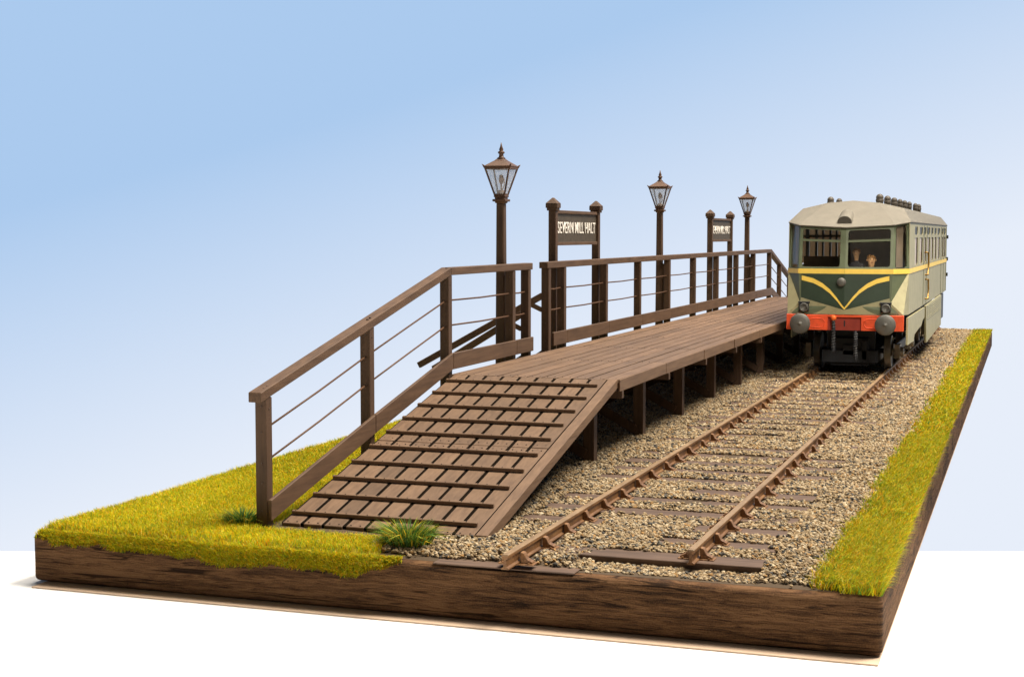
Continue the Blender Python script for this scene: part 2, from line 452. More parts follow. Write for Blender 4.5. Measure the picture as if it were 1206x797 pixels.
# the packed bed under the loose stones
gx = np.linspace(-16.4, GX1 + .25, 80); gy = np.linspace(BY0 + .3, BY1 - .06, 420)
X, Y = np.meshgrid(gx, gy); Zb = bed(X, Y) - .015
Zb[:, 0] = .002; Zb[:, -1] = .002; Zb[0, :] = .002
V = np.stack([X, Y, np.maximum(Zb, .003)], -1).reshape(-1, 3)
i = np.arange(len(gy) - 1)[:, None] * len(gx) + np.arange(len(gx) - 1)[None]
a, b, c, e = i, i + 1, i + 1 + len(gx), i + len(gx)
F = np.concatenate([np.stack([a, b, c], -1).reshape(-1, 3), np.stack([a, c, e], -1).reshape(-1, 3)])
VV.append(V); FF.append(F + off); TT.append(np.tile(np.array([[.075, .050, .028]]), (len(V), 1)))
bal = fast_mesh("ballast", np.concatenate(VV), np.concatenate(FF), np.concatenate(TT), attr_mat("ballast_stone", .78, .25))
tag(bal, kind="stuff", label="loose tan and grey stone ballast around the track", cat="ballast")

# grass blades: tapered, two-segment
def blades(x, y, z, h, w, lean, tone, dirs=None, nrm_out=None):
    n = len(x); a = rng.random(n) * 2 * np.pi; la = (rng.random(n) * 2 * np.pi) if dirs is None else dirs
    dx, dy = np.cos(a) * w / 2, np.sin(a) * w / 2
    lx, ly = np.cos(la) * lean * h, np.sin(la) * lean * h
    up = np.array([0, 0, 1.0]) if nrm_out is None else nrm_out
    B = np.stack([x, y, z], -1); D = np.stack([dx, dy, 0 * x], -1); L = np.stack([lx, ly, 0 * x], -1); U = up[None] * h[:, None]
    v0 = B - D; v1 = B + D; v2 = B + D * .7 + L * .35 + U * .6; v3 = B - D * .7 + L * .35 + U * .6; v4 = B + L * 1.0 + U * np.sqrt(np.clip(1 - lean ** 2 * .5, .2, 1))[:, None]
    V = np.stack([v0, v1, v2, v3, v4], 1).reshape(-1, 3)
    o = (np.arange(n) * 5)[:, None]
    F = np.concatenate([o + np.array([[0, 1, 2]]), o + np.array([[0, 2, 3]]), o + np.array([[3, 2, 4]])])
    return V, F, np.repeat(tone, 5, 0)

GP = np.array([(.58, .47, .008), (.49, .47, .010), (.72, .36, .010), (.30, .42, .018), (.08, .24, .030), (.70, .60, .10)])
def gtone(n, w):
    w = np.array(w, float); w /= w.sum()
    return GP[rng.choice(len(GP), n, p=w)] * (.70 + .6 * rng.random((n, 1)))

def join(name, chunks, mat, label):
    off = 0; VV, FF, TT = [], [], []
    for V, F, t in chunks:
        VV.append(V); FF.append(F + off); TT.append(t); off += len(V)
    o = fast_mesh(name, np.concatenate(VV), np.concatenate(FF), np.concatenate(TT), mat)
    return tag(o, label, "grass", kind="stuff")

M_GRASS = attr_mat("static_grass", .75, .15, transl=.25)

def turf_z(x, y): return .06 + .07 * vnoise(x, y, .35) + .03 * vnoise(x, y, 1.6)
def droop(x):
    """how far the turf hangs down the board's front"""
    t = (x - BX0) / (-12.2 - BX0)
    d_ = .10 + .28 * np.clip(t * 1.5, 0, 1) + .24 * (vnoise(x, x * 0 + 2.5, .9) - .45) + .16 * (vnoise(x, x * 0, 2.6) - .5) + .07 * (vnoise(x, x * 0 + 4.4, 8.0) - .5)
    return np.maximum(d_, .03) * np.clip((-12.05 - x) / .8, 0, 1) ** .7
ch = []
def sheet(gx, gy, zf, tone):
    X, Y = np.meshgrid(gx, gy); V = np.stack([X, Y, zf(X, Y)], -1).reshape(-1, 3)
    i = np.arange(len(gy) - 1)[:, None] * len(gx) + np.arange(len(gx) - 1)[None]
    a, b, c, e = i, i + 1, i + 1 + len(gx), i + len(gx)
    F = np.concatenate([np.stack([a, b, c], -1).reshape(-1, 3), np.stack([a, c, e], -1).reshape(-1, 3)])
    return V, F, np.tile(np.array([tone]), (len(V), 1))
def lz(X, Y):
    z = turf_z(X, Y)
    z = np.where((X > XL - .3) & (X < XR + .1) & (Y > 29.1) & (Y < 31.5), z * .25, z)
    z = np.where(X > lawn_edge(Y), .004, z)
    ed = np.minimum(np.clip((X - BX0) / .25, 0, 1), np.clip((Y - BY0) / .25, 0, 1))
    return z * ed ** .5 + .004 - .14 * (1 - ed) 
ch.append(sheet(np.linspace(BX0 + .02, -12.2, 90), np.concatenate([np.linspace(BY0 + .02, 45, 130), np.linspace(45.5, BY1 - .1, 100)]), lz, (.36, .28, .02)))
for y0, y1, dens, hh, ww in ((BY0, 36, 1600, .14, .0135), (36, 50, 900, .16, .019), (50, BY1 - .1, 160, .2, .04)):
    n = int((y1 - y0) * 8.6 * dens); x = BX0 + .04 + 8.7 * rng.random(n); y = y0 + (y1 - y0) * rng.random(n)
    ok = (x < lawn_edge(y) + .15 * (rng.random(n) - .4)) & ~((x > XL - .05) & (y > RY0 - .30) & (x < XR + .1) & (rng.random(n) > .12)) & ~((x > XL - .02) & (y > RY0 - .05) & (x < XR))
    x, y = x[ok], y[ok]; n = len(x)
    patch = vnoise(x, y, .5)[:, None]
    t = gtone(n, (5, 4.4, 2.2, 2.8, 1.2, 1.0)) * (.92 + .40 * patch)
    ch.append(blades(x, y, lz(x, y) - .01, hh * (.5 + .7 * rng.random(n)), np.full(n, ww), .35 + .75 * rng.random(n), t))
# the hanging edge: short fibres on the front face
n = 22000; x = BX0 + .15 + (-12.0 - BX0) * rng.random(n); dd = rng.random(n) * np.maximum(droop(x) + .05 * (rng.random(n) - .5), 0)
ok = (rng.random(n) < 1.0) & (dd < droop(x)); x, dd = x[ok], dd[ok]; n = len(x)
fy = BY0 - .004 + .24 * np.clip(1 - dd / .24, 0, 1) ** 2 * .5
ch.append(blades(x, fy, -dd + .05, .11 * (.5 + .8 * rng.random(n)), np.full(n, .013), .3 + .9 * rng.random(n), gtone(n, (5, 4, 2.5, 2.5, .9, .8)), None, np.array([0, -.55, .75])))
ch.append(blades(x[::2], fy[::2] - .01, -dd[::2] + .03, .09 * (.4 + .9 * rng.random(len(x[::2]))), np.full(len(x[::2]), .017), .3 + .9 * rng.random(len(x[::2])), gtone(len(x[::2]), (5, 4, 2.5, 2.5, .9, .8)) * .8, None, np.array([0, -.5, -.6])))
# backing of the hanging edge (thin turf following its ragged lower line)
gx = np.linspace(BX0 + .14, -12.15, 260); V = []; F = []
for s_ in range(6):
    t = s_ / 5; dd = np.maximum(droop(gx) * .86 - .02 * (s_ == 5) * rng.random(len(gx)), .015) * t
    V.append(np.stack([gx, BY0 - .012 + .24 * np.clip(1 - dd / .24, 0, 1) ** 2 * .42, -dd + .01], -1))
V = np.concatenate(V); m = len(gx)
i = (np.arange(5)[:, None] * m + np.arange(m - 1)[None])
F = np.concatenate([np.stack([i, i + 1, i + 1 + m], -1).reshape(-1, 3), np.stack([i, i + 1 + m, i + m], -1).reshape(-1, 3)])
ch.append((V, F, np.tile(np.array([[.36, .29, .02]]), (len(V), 1))))
join("lawn_grass", ch, M_GRASS, "short yellow green lawn grass left of the platform, hanging over the board's front")

ch = [sheet(np.linspace(GX1 - .1, BX1 - .03, 14), np.linspace(BY0 + .5, BY1 - .08, 240), lambda X, Y: np.where(X < verge_edge(Y), .004, .05) * np.clip((BX1 - X) / .15, 0.1, 1), (.36, .28, .02))]
for y0, y1, dens, hh, ww in ((BY0 + .12, 34, 2600, .29, .015), (34, 50, 1300, .26, .021), (50, BY1 - .08, 420, .22, .036)):
    n = int((y1 - y0) * 1.35 * dens); x = GX1 - .30 + 1.48 * rng.random(n); y = y0 + (y1 - y0) * rng.random(n)
    ok = (x > verge_edge(y) + .42 * (rng.random(n) ** 1.6 - .42)) & (x < BX1 - .03) & ~((y < BY0 + .5) & (x < GX1 + .35 + .2 * rng.random(n)) & (y < BY0 + .3 * rng.random(n) + .2))
    x, y = x[ok], y[ok]; n = len(x)
    dirs = rng.normal(-.2, 1.3, n)
    ch.append(blades(x, y, np.full(n, .03), hh * (.5 + .75 * rng.random(n)), np.full(n, ww), .45 + .8 * rng.random(n), .88 * gtone(n, (4.8, 4, 3.2, 3.4, 2.2, 1.2)), dirs))
join("verge_grass", ch, M_GRASS, "strip of long yellow green grass along the board's right edge")

def tuft(name, cx, cy, R, n, h, label):
    a = rng.random(n) * 2 * np.pi; r = R * np.sqrt(rng.random(n)) * .55
    x, y = cx + r * np.cos(a), cy + r * np.sin(a) * .8
    g = np.array([(.055, .12, .02), (.10, .19, .025), (.035, .08, .02), (.22, .24, .02), (.45, .30, .02)])
    t = 1.4 * g[rng.choice(5, n, p=[.28, .26, .14, .18, .14])] * (.7 + .6 * rng.random((n, 1)))
    V, F, T_ = blades(x, y, np.full(n, .02), h * (.55 + .6 * rng.random(n)), np.full(n, .032), .25 + 1.0 * r / (R * .55) * (.5 + .6 * rng.random(n)), t, a + rng.normal(0, .4, n))
    o = fast_mesh(name, V, F, T_, M_GRASS)
    tag(o, label, "grass tuft", "grass tufts by the ramp foot")
tuft("grass_tuft", -12.35, 28.75, .72, 900, .62, "larger dark green grass tuft at the foot of the ramp beside the ballast")
tuft("grass_tuft", -16.75, 29.55, .52, 420, .5, "smaller dark green grass tuft behind the fence's lowest post")

# ------------------------------------------------------------------ track
track = thing("railway_track", "rusty brown railway track on half buried wooden sleepers", "railway track", (-7.9, 27.7, 0), 0)
def TR(x, y): return x + 7.9, y - 27.7
prof = [(-.075, .15), (.075, .15), (.075, .175), (.03, .205), (.027, .345), (.068, .375), (.07, .435), (.052, .452), (-.052, .452), (-.07, .435), (-.068, .375), (-.027, .345), (-.03, .205), (-.075, .175)]
for (rx, ys) in ((RAILX[0], 27.05), (RAILX[1], 28.66)):
    P = [(rx + 7.9 + a, ys - 27.7, h) for a, h in prof]
    P2 = (rx - .02 * (1 if rx < -8 else 0), BY1 - .3)
    MB().prism(P, ((.10 if rx < -8 else .22), BY1 - .3 - ys, 0)).build("rail", M_RUST, track)
def rail_x(i, y): return RAILX[i] + (.10 if i == 0 else .22) * (y - 27.7) / 80
slm = MB().box(-3.06, 3.06, -SLW / 2, SLW / 2, -.0, .15)
def chair_mb(sx):
    m = MB(); w = .15
    m.box(sx - .37, sx + .37, -w, w, .149, .18)
    for s in (-1, 1):
        o = .078 * s
        m.prism([(sx + o, -.085, .17), (sx + o + .26 * s, -.085, .17), (sx + o + .25 * s, -.085, .215), (sx + o + .13 * s, -.085, .27), (sx + o + .07 * s, -.085, .385), (sx + o, -.085, .40)], (0, .17, 0))
        m.cone((sx + .27 * s, .13, .17), (sx + .27 * s, .13, .205), .028, .024, 6)
        m.cone((sx + .27 * s, -.13, .17), (sx + .27 * s, -.13, .205), .028, .024, 6)
    return m
proto = None
for k in range(NSL):
    y = SL0 + k * PITCH
    if y > BY1 - .6: break
    if k == 0:
        o = MB().box(-3.45, -.45, -.05, .42, .004, .035).build("sleeper", W_DARK, track, bevel=.012)
        o.location = Vector((0, y - 27.7, 0)) * S
    elif proto is None:
        o = slm.build("sleeper", W_DARK, track, bevel=.015); proto = o
        o.location = Vector((0, y - 27.7, 0)) * S
    else:
        o = proto.copy(); COL.objects.link(o); o.parent = track
        o.location = Vector((random.uniform(-.06, .06), y - 27.7, random.uniform(-.012, .004))) * S
        o.rotation_euler = (0, 0, random.uniform(-.006, .006))
    for i in (0, 1):
        if k == 0 and i == 1: continue
        if k <= 1 or True:
            if i == 0 and k == 0:
                c = chair_mb(0).build("rail_chair", M_RUST, o, bevel=.008); chp = c
            else:
                c = chp.copy(); COL.objects.link(c); c.parent = o
            c.location = Vector((rail_x(i, y) + 7.9, .12 if k == 0 else 0, -.005 if k else -.04)) * S

# ------------------------------------------------------------------ platform
plat = thing("station_platform", "brown timber halt platform with a boarded ramp at its near end", "platform", (-13.4, 40.4, 0))
def PM(m, name, mat, parent=plat, bevel=.012):
    m.v = [(x + 13.4, y - 40.4, z) for x, y, z in m.v]
    return m.build(name, mat, parent, bevel=bevel)
rl = math.hypot(RY1 - RY0, DZ - RZ0); ry, rzv = (RY1 - RY0) / rl, (DZ - RZ0) / rl
def RP(x, s, n): return (x, RY0 + ry * s - rzv * n, RZ0 + rzv * s + ry * n)
def rbox(m, x0, x1, s0, s1, n0, n1, P=RP):
    m.hexa([P(x0, s0, n0), P(x1, s0, n0), P(x1, s1, n0), P(x0, s1, n0), P(x0, s0, n1), P(x1, s0, n1), P(x1, s1, n1), P(x0, s1, n1)])
NP = 9; pw = (XR - .28 - XL) / NP
def ramp_boards(P, flip=False):
    m = MB()
    for j in range(NP):
        x0 = XL + j * pw
        a = .012 * random.random()
        rbox(m, x0 + .046, x0 + pw - .046, 0 + .04 * random.random(), 5.38, -.15, -.004 - a, P); rbox(m, x0 + .046, x0 + pw - .046, 5.40, rl - .02, -.15, -.004 - .012 * random.random(), P)
    return m
ramp_o = PM(ramp_boards(RP), "ramp_boards", W_Y)
m = MB(); rbox(m, XR - .27, XR, 0, rl - .01, -.24, .012); PM(m, "ramp_side_beam", W_Y)
m = MB(); rbox(m, XL, XR - .3, .25, rl - .2, -.30, -.24); PM(m, "ramp_shade_sheet", M_GAP_SHADE)  # black sheet added below the boards so their gaps look shaded
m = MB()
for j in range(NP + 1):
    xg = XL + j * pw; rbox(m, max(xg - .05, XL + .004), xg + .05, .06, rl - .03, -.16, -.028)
PM(m, "gap_shade_strip", M_GAP_SHADE, bevel=0)  # dark strips added between ramp boards, imitating deep shade
for k in range(10):
    s = .50 + 1.085 * k; m = MB(); rbox(m, XL + .06, XR - .40, s - .042, s + .042, -.003, .085)
    bt = PM(m, "ramp_batten", W_X, bevel=.01)
    nm = MB()
    for j in range(NP):
        for q_ in (.28, .72):
            x = XL + (j + q_) * pw
            if x < XR - .5: nm.cone(RP(x, s, .08), RP(x, s, .097), .02, .014, 6)
    tag(PM(nm, "nails", M_NAIL, bt, bevel=0), kind="stuff")
nm = MB()
for j in range(NP):
    for q_ in (.28, .72):
        x = XL + (j + q_) * pw
        for s in (.1, 5.2, 5.58): nm.cone(RP(x, s, -.012), RP(x, s, .004), .02, .016, 6)
tag(PM(nm, "nails", M_NAIL, ramp_o, bevel=0), kind="stuff")
# deck
m = MB(); ND = 11; dw = (XR - XL) / ND
for j in range(ND):
    x0 = XL + j * dw; y = RY1 + .01
    cuts = [RY1 + .01] + [RY1 + 5.7 * (2 * i + 1 + (j % 2)) + .3 for i in range(5)] + [DY1]
    for a, b in zip(cuts[:-1], cuts[1:]):
        m.box(x0 + .034, x0 + dw - .034, a + .008, b - .008, DZ - .12, DZ - .012 * random.random())
deck = PM(m, "deck_boards", W_Y)
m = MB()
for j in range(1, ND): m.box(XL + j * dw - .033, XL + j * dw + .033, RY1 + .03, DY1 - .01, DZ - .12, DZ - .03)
PM(m, "gap_shade_strip", M_GAP_SHADE, bevel=0)  # same added strips, putting shade into the deck's gaps
nm = MB()
for j in range(ND):
    for i in range(11):
        y = RY1 + .25 + 5.72 * i
        for q_ in (.25, .75): nm.cone((XL + (j + q_) * dw, y, DZ - .012), (XL + (j + q_) * dw, y, DZ + .004), .02, .016, 6)
tag(PM(nm, "nails", M_NAIL, deck, bevel=0), kind="stuff")
# edge fascia, one length per bay, slightly wavy
for i in range(10):
    y0 = RY1 + i * 5.74; y1 = min(y0 + 5.72, DY1); w0, w1 = random.uniform(-.02, .03), random.uniform(-.02, .03)
    m = MB(); m.hexa([(XR + w0, y0, DZ - .34), (XR + .05 + w0, y0, DZ - .34), (XR + .05 + w1, y1, DZ - .34), (XR + w1, y1, DZ - .34), (XR + w0, y0, DZ + .004), (XR + .05 + w0, y0, DZ + .004), (XR + .05 + w1, y1, DZ + .004), (XR + w1, y1, DZ + .004)])
    PM(m, "edge_board", W_Y)
m = MB(); m.box(XL - .05, XL - .002, RY1, DY1, DZ - .32, DZ); PM(m, "edge_board", W_Y)
# far ramp, sloping down behind the train
def RP2(x, s, n): return (x, DY1 + .02 + ry * s + rzv * n, DZ - rzv * s + ry * n)
m = MB()
for j in range(NP):
    x0 = XL + j * pw; rbox(m, x0 + .02, x0 + pw - .02, 0, 9.9, -.16, -.005, RP2)
PM(m, "ramp_boards", W_Y)
m = MB(); rbox(m, XR - .27, XR, 0, 9.9, -.24, .01, RP2); PM(m, "ramp_side_beam", W_Y)
# trestles
for i in range(-1, 10):
    y = 41.25 + 5.76 * i
    zt_ = DZ - .42 if i >= 0 else RZ0 + (y - RY0) * rzv / ry - .42
    for xx in (-11.97, -15.3):
        PM(MB().box(xx - .17, xx + .17, y - .17, y + .17, .02, zt_ + .1), "leg", W_Z)
        PM(MB().box(xx - 1.0, xx + .75, y - .22, y + .22, .015, .10), "sole_plate", W_DARK)
    PM(MB().bar((-12.05, y - .22, .35), (-15.1, y - .22, zt_ - .15), .09, .30), "brace", W_Z)
    PM(MB().bar((-15.1, y + .22, .35), (-12.2, y + .22, zt_ - .15), .09, .30), "brace", W_Z)
    PM(MB().box(XL + .05, -11.4, y - .13, y + .13, zt_ - .02, zt_ + .2), "cross_beam", W_Z)
    if i >= 0: PM(MB().box(-11.6, XR + .075, y - .62, y - .44, DZ - .56, DZ - .345), "joist_end", W_Z)
PM(MB().box(-12.3, -12.1, RY1 + .6, DY1, DZ - .40, DZ - .2), "long_beam", W_Y)

# ------------------------------------------------------------------ fences
def slope_z(y):
    """height of walking surface under the fence"""
    if y < RY1: return RZ0 + (y - RY0) * rzv / ry
    if y > DY1: return DZ - (y - DY1) * rzv / ry
    return DZ
RT = 2.88           # post top above the surface
def fence(name, label, posts, caps):
    y0 = posts[0]
    f = thing(name, label, "fence", (XF, y0, 0), 0, "platform fences")
    def L(m, nm, mat, bevel=.014, par=f):
        m.v = [(x - XF, y - y0, z) for x, y, z in m.v]
        return m.build(nm, mat, par, bevel=bevel)
    for y in posts:
        zb_ = .03 if (y < 30 or y > 104) else (max(slope_z(y) - .55, .02))
        p = L(MB().box(XF - .14, XF + .14, y - .14, y + .14, zb_, slope_z(y) + RT), "post", W_Z)
        n_ = MB()
        for dz in (.32, .95, 1.4, 2.1, 2.68):
            n_.cone((XF + .02, y - .139, slope_z(y) + dz), (XF + .02, y - .155, slope_z(y) + dz), .022, .018, 8)
        n_.cone((XF + .138, y, slope_z(y) + 2.62), (XF + .155, y, slope_z(y) + 2.62), .022, .018, 8)
        L(n_, "bolts", M_NAIL, 0, p)
    def run(a, b, x, dz0, dz1, w, nm, mat):
        za, zb = slope_z(a), slope_z(b)
        L(MB().hexa([(x - w / 2, a, za + dz0), (x + w / 2, a, za + dz0), (x + w / 2, b, zb + dz0), (x - w / 2, b, zb + dz0),
                     (x - w / 2, a, za + dz1), (x + w / 2, a, za + dz1), (x + w / 2, b, zb + dz1), (x - w / 2, b, zb + dz1)]), nm, mat)
    for a, b in caps:
        run(a, b, XF, RT + .004, RT + .23, .32, "handrail", W_F)
    for a, b in zip(posts[:-1], posts[1:]):
        e0 = -.12 if a == posts[0] and a < 45 else .02
        run(a + e0 + (.16 if a > 50 and a < 51 else 0), b - .005 + (.14 if b == posts[-1] and b < 60 else 0), XF + .19, .12, .60, .09, "kick_board", W_F)
        for dz in (1.40, 2.14):
            L(MB().tube([(XF, a, slope_z(a) + dz), (XF, (a + b) / 2, slope_z((a + b) / 2) + dz - .02), (XF, b, slope_z(b) + dz)], .026, 6), "wire", M_WIRE, 0)
    n_ = MB()
    for y in posts:
        for dy in (-.07, .09): n_.cone((XF + .05, y + dy, slope_z(y + dy) + RT + .2), (XF + .05, y + dy, slope_z(y + dy) + RT + .23), .04, .03, 8)
    L(n_, "bolts", M_NAIL, 0)
    return f
A_posts = [29.55, 35.1, 40.62, 46.35, 47.95]
B_posts = [50.2, 52.05, 57.75, 63.2, 68.8, 74.45, 80.3, 86.1, 91.75, 97.75, 101.9, 106.4]
fence("platform_fence", "brown fence with wires beside the ramp, near the gap and shorter", A_posts, [(29.15, RY1 + .25), (RY1 + .255, 48.22)])
fence("platform_fence", "long brown fence with wires along the level platform beyond the gap", B_posts, [(49.88, DY1), (DY1 + .005, 106.7)])

# staircase down behind the gap
st = thing("staircase", "brown wooden stair descending behind the fence gap with two handrails", "staircase", (-16.4, 48.8, 0))
def SM(m, nm, mat=W_X, par=st): 
    m.v = [(x + 16.4, y - 48.8, z) for x, y, z in m.v]; return m.build(nm, mat, par, bevel=.012)
for y, x0, z0, x1, z1 in ((50.2, -16.33, 4.52, -21.1, 1.90), (47.95, -16.34, 3.98, -19.6, 2.0)):
    SM(MB().bar((x0, y, z0), (x1, y, z1), .16, .22), "handrail")
    SM(MB().bar((x0 - .02, y, z0 - .52), (x0 - .5, y, z0 - .30), .1, .16), "bracket")
    SM(MB().bar((-16.1, y, 2.5), (-19.9, y, .1), .12, .4), "stringer")
for k in range(5):
    x = -16.6 - .68 * k; z = 2.15 - .43 * k
    SM(MB().box(x - .36, x + .1, 48.0, 49.68, z - .05, z + .05), "step", W_Y)

# ------------------------------------------------------------------ lamps
def lamp_proto():
    t = thing("street_lamp", "x", "lamp post")
    def q4(w0, w1, z0, z1): return [(-w0, -w0, z0), (w0, -w0, z0), (w0, w0, z0), (-w0, w0, z0), (-w1, -w1, z1), (w1, -w1, z1), (w1, w1, z1), (-w1, w1, z1)]
    m = MB(); m.hexa(q4(.175, .135, .03, 7.72)); m.hexa(q4(.22, .22, .03, .6)); m.build("post", W_Z, t, bevel=.035)
    MB().box(.12, .30, -.11, .11, 2.7, 5.3).build("packing_block", W_Z, t)
    m = MB(); m.hexa(q4(.15, .18, 7.70, 7.76)); m.hexa(q4(.235, .235, 7.762, 7.84)); m.hexa(q4(.175, .175, 7.842, 7.90)); m.hexa(q4(.20, .20, 7.902, 7.96)); m.build("collar", M_IRON, t, bevel=.015)
    zb, zt = 7.96, 8.86; wb, wt = .165, .42
    m = MB()
    for sx in (-1, 1):
        for sy in (-1, 1):
            m.bar((sx * wb, sy * wb, zb), (sx * wt, sy * wt, zt), .05, .05, (sx, -sy, 0))
            m.prism([(sx * (wt - .04), sy * (wt - .04), zt - .03), (sx * (wt + .02), sy * (wt + .02), zt + .0), (sx * (wt + .075), sy * (wt + .075), zt + .13), (sx * (wt + .02), sy * (wt + .02), zt + .1)], (sx * .03, -sy * .03, 0))
    for a in range(4):
        c, s = math.cos(a * math.pi / 2), math.sin(a * math.pi / 2)
        r_ = lambda x, y: (x * c - y * s, x * s + y * c)
        m.bar((*r_(-wt, -wt), zt), (*r_(wt, -wt), zt), .06, .075); m.bar((*r_(-wb, -wb), zb + .03), (*r_(wb, -wb), zb + .03), .05, .06)
    fr = m.build("lantern_frame", M_IRON, t, bevel=.008)
    for a in range(4):
        c, s = math.cos(a * math.pi / 2), math.sin(a * math.pi / 2)
        r_ = lambda x, y, z: (x * c - y * s, x * s + y * c, z)
        MB().prism([r_(-wb, -wb, zb + .03), r_(wb, -wb, zb + .03), r_(wt, -wt, zt), r_(-wt, -wt, zt)], Vector(r_(0, .012, 0))).build("glass_pane", M_FROST, fr)
    m = MB(); m.hexa(q4(.46, .46, 8.895, 8.93)); m.hexa(q4(.45, .20, 8.93, 9.10)); m.hexa(q4(.195, .12, 9.10, 9.17)); rf = m.build("lantern_roof", M_IRON, t, bevel=.01)
    MB().lathe((0, 0, 9.16), (0, 0, 1), [(.13, 0), (.15, .03), (.085, .07), (.07, .16), (.115, .20), (.115, .235), (.06, .27), (.075, .31), (.035, .42), (.012, .54)], 12).build("finial", M_IRON, rf)
    m = MB(); m.lathe((0, 0, 7.97), (0, 0, 1), [(.12, 0), (.13, .10), (.09, .16), (.03, .18), (.028, .36), (.075, .42), (.085, .55), (.06, .66), (.02, .68)], 12)
    m.tube([(.02, 0, 8.1), (.11, 0, 8.3), (.10, 0, 8.5), (.02, 0, 8.62)], .018, 6); m.build("gas_burner", paint("old_burner", (.24, .125, .06), .5), t)
    return t
lp = lamp_proto()
lbl = ["nearest brown lamp post with a glass lantern, beside the fence gap", "middle brown lamp post with a glass lantern, between the two name signs", "farthest brown lamp post with a glass lantern, beyond the second name sign"]
for i, y in enumerate((46.55, 68.9, 91.85)):
    o = lp if i == 0 else copy_tree(lp)
    o.location = Vector((-16.63, y + .12, 0)) * S; tag(o, lbl[i], "lamp post", "gas lamps along the platform fence")

# ------------------------------------------------------------------ station name signs
def text_mesh(body, size, depth):
    cu = bpy.data.curves.new("txt", "FONT"); cu.body = body; cu.size = size; cu.extrude = depth; cu.align_x = "CENTER"; cu.align_y = "CENTER"; cu.resolution_u = 3; cu.offset = size * .003
    o = bpy.data.objects.new("txt", cu); COL.objects.link(o)
    bpy.context.view_layer.update()
    me = bpy.data.meshes.new_from_object(o.evaluated_get(bpy.context.evaluated_depsgraph_get()))
    bpy.data.objects.remove(o); return me
def sign_proto():
    t = thing("station_sign", "x", "station sign")
    for y in (-2.85, 2.85):
        p = MB().box(-.14, .14, y - .14, y + .14, .03, 7.55).build("post", W_Z, t, bevel=.014)
        m = MB(); m.box(-.19, .19, y - .19, y + .19, 7.545, 7.64); m.box(-.225, .225, y - .225, y + .225, 7.64, 7.80)
        m.hexa([(-.235, y - .235, 7.802), (.235, y - .235, 7.802), (.235, y + .235, 7.802), (-.235, y + .235, 7.802), (-.03, y - .03, 8.02), (.03, y - .03, 8.02), (.03, y + .03, 8.02), (-.03, y + .03, 8.02)])
        m.build("post_cap", W_Z, p, bevel=.012)
    b = MB().box(-.05, .05, -2.685, 2.685, 6.36, 7.52).build("name_board", M_SIGN, t)
    m = MB(); m.box(-.11, .11, -2.684, 2.684, 7.45, 7.57); m.box(-.11, .11, -2.684, 2.684, 6.27, 6.39); m.build("frame", W_F, b, bevel=.01)
    me = text_mesh("SEVERN MILL HALT", 1.0, .03)
    vs = np.array([v.co for v in me.vertices]); w = vs[:, 0].max() - vs[:, 0].min(); h = vs[:, 1].max() - vs[:, 1].min()
    kx, ky = 5.0 / w, .43 / h; cx = (vs[:, 0].max() + vs[:, 0].min()) / 2; cy = (vs[:, 1].max() + vs[:, 1].min()) / 2
    for v in me.vertices:
        x, y, z = v.co; v.co = ((.05 + .012 + z * .35) * S, (x - cx) * kx * S, (6.93 + (y - cy) * ky) * S)
    me.materials.clear(); me.materials.append(M_LETTER)
    lo = bpy.data.objects.new("lettering", me); COL.objects.link(lo); lo.parent = b
    return t
sp = sign_proto()
for i, (y, l) in enumerate(((55.0, "nearer SEVERN MILL HALT name board on two capped posts, right of the fence gap"), (83.3, "farther and smaller looking SEVERN MILL HALT name board on capped posts near the train"))):
    o = sp if i == 0 else copy_tree(sp)
    o.location = Vector((-16.58, y + .05, 0)) * S; tag(o, l, "station sign", "station name boards")

# ------------------------------------------------------------------ railcar
XC, YB = -7.85, 68.0
car = thing("railcar", "green diesel railcar with yellow lines and a red buffer beam on the track", "railcar", (XC, YB, 0))
HW = 2.70; LEN = 32.0; EZ = 7.22
def CB(m, nm, mat, par=car, bevel=0.0): return m.build(nm, mat, par, bevel=bevel)
ZB = 5.02                                  # waist line
# points of the front: left/right mirrored by sign s
def pA(s): return Vector((s * 2.08, 0, ZB))          # front edge at waist
def pB(s): return Vector((s * HW, 1.05, ZB))           # body corner at waist
def pC(s): return Vector((s * 2.0, -.02, 3.62))       # crease foot
def pD(s): return Vector((s * 2.56, -.02, 3.10))      # lower corner
def pT(s): return Vector((s * 2.06, .38, 7.10))       # front edge at eaves
def pU(s): return Vector((s * 2.68, 1.2, 7.27))      # body corner at eaves
cT, cW, cV, cD = Vector((0, .12, 7.0)), Vector((0, -.20, ZB)), Vector((0, -.22, 3.62)), Vector((0, -.16, 3.10))
th = Vector((0, .10, 0))
body = MB()
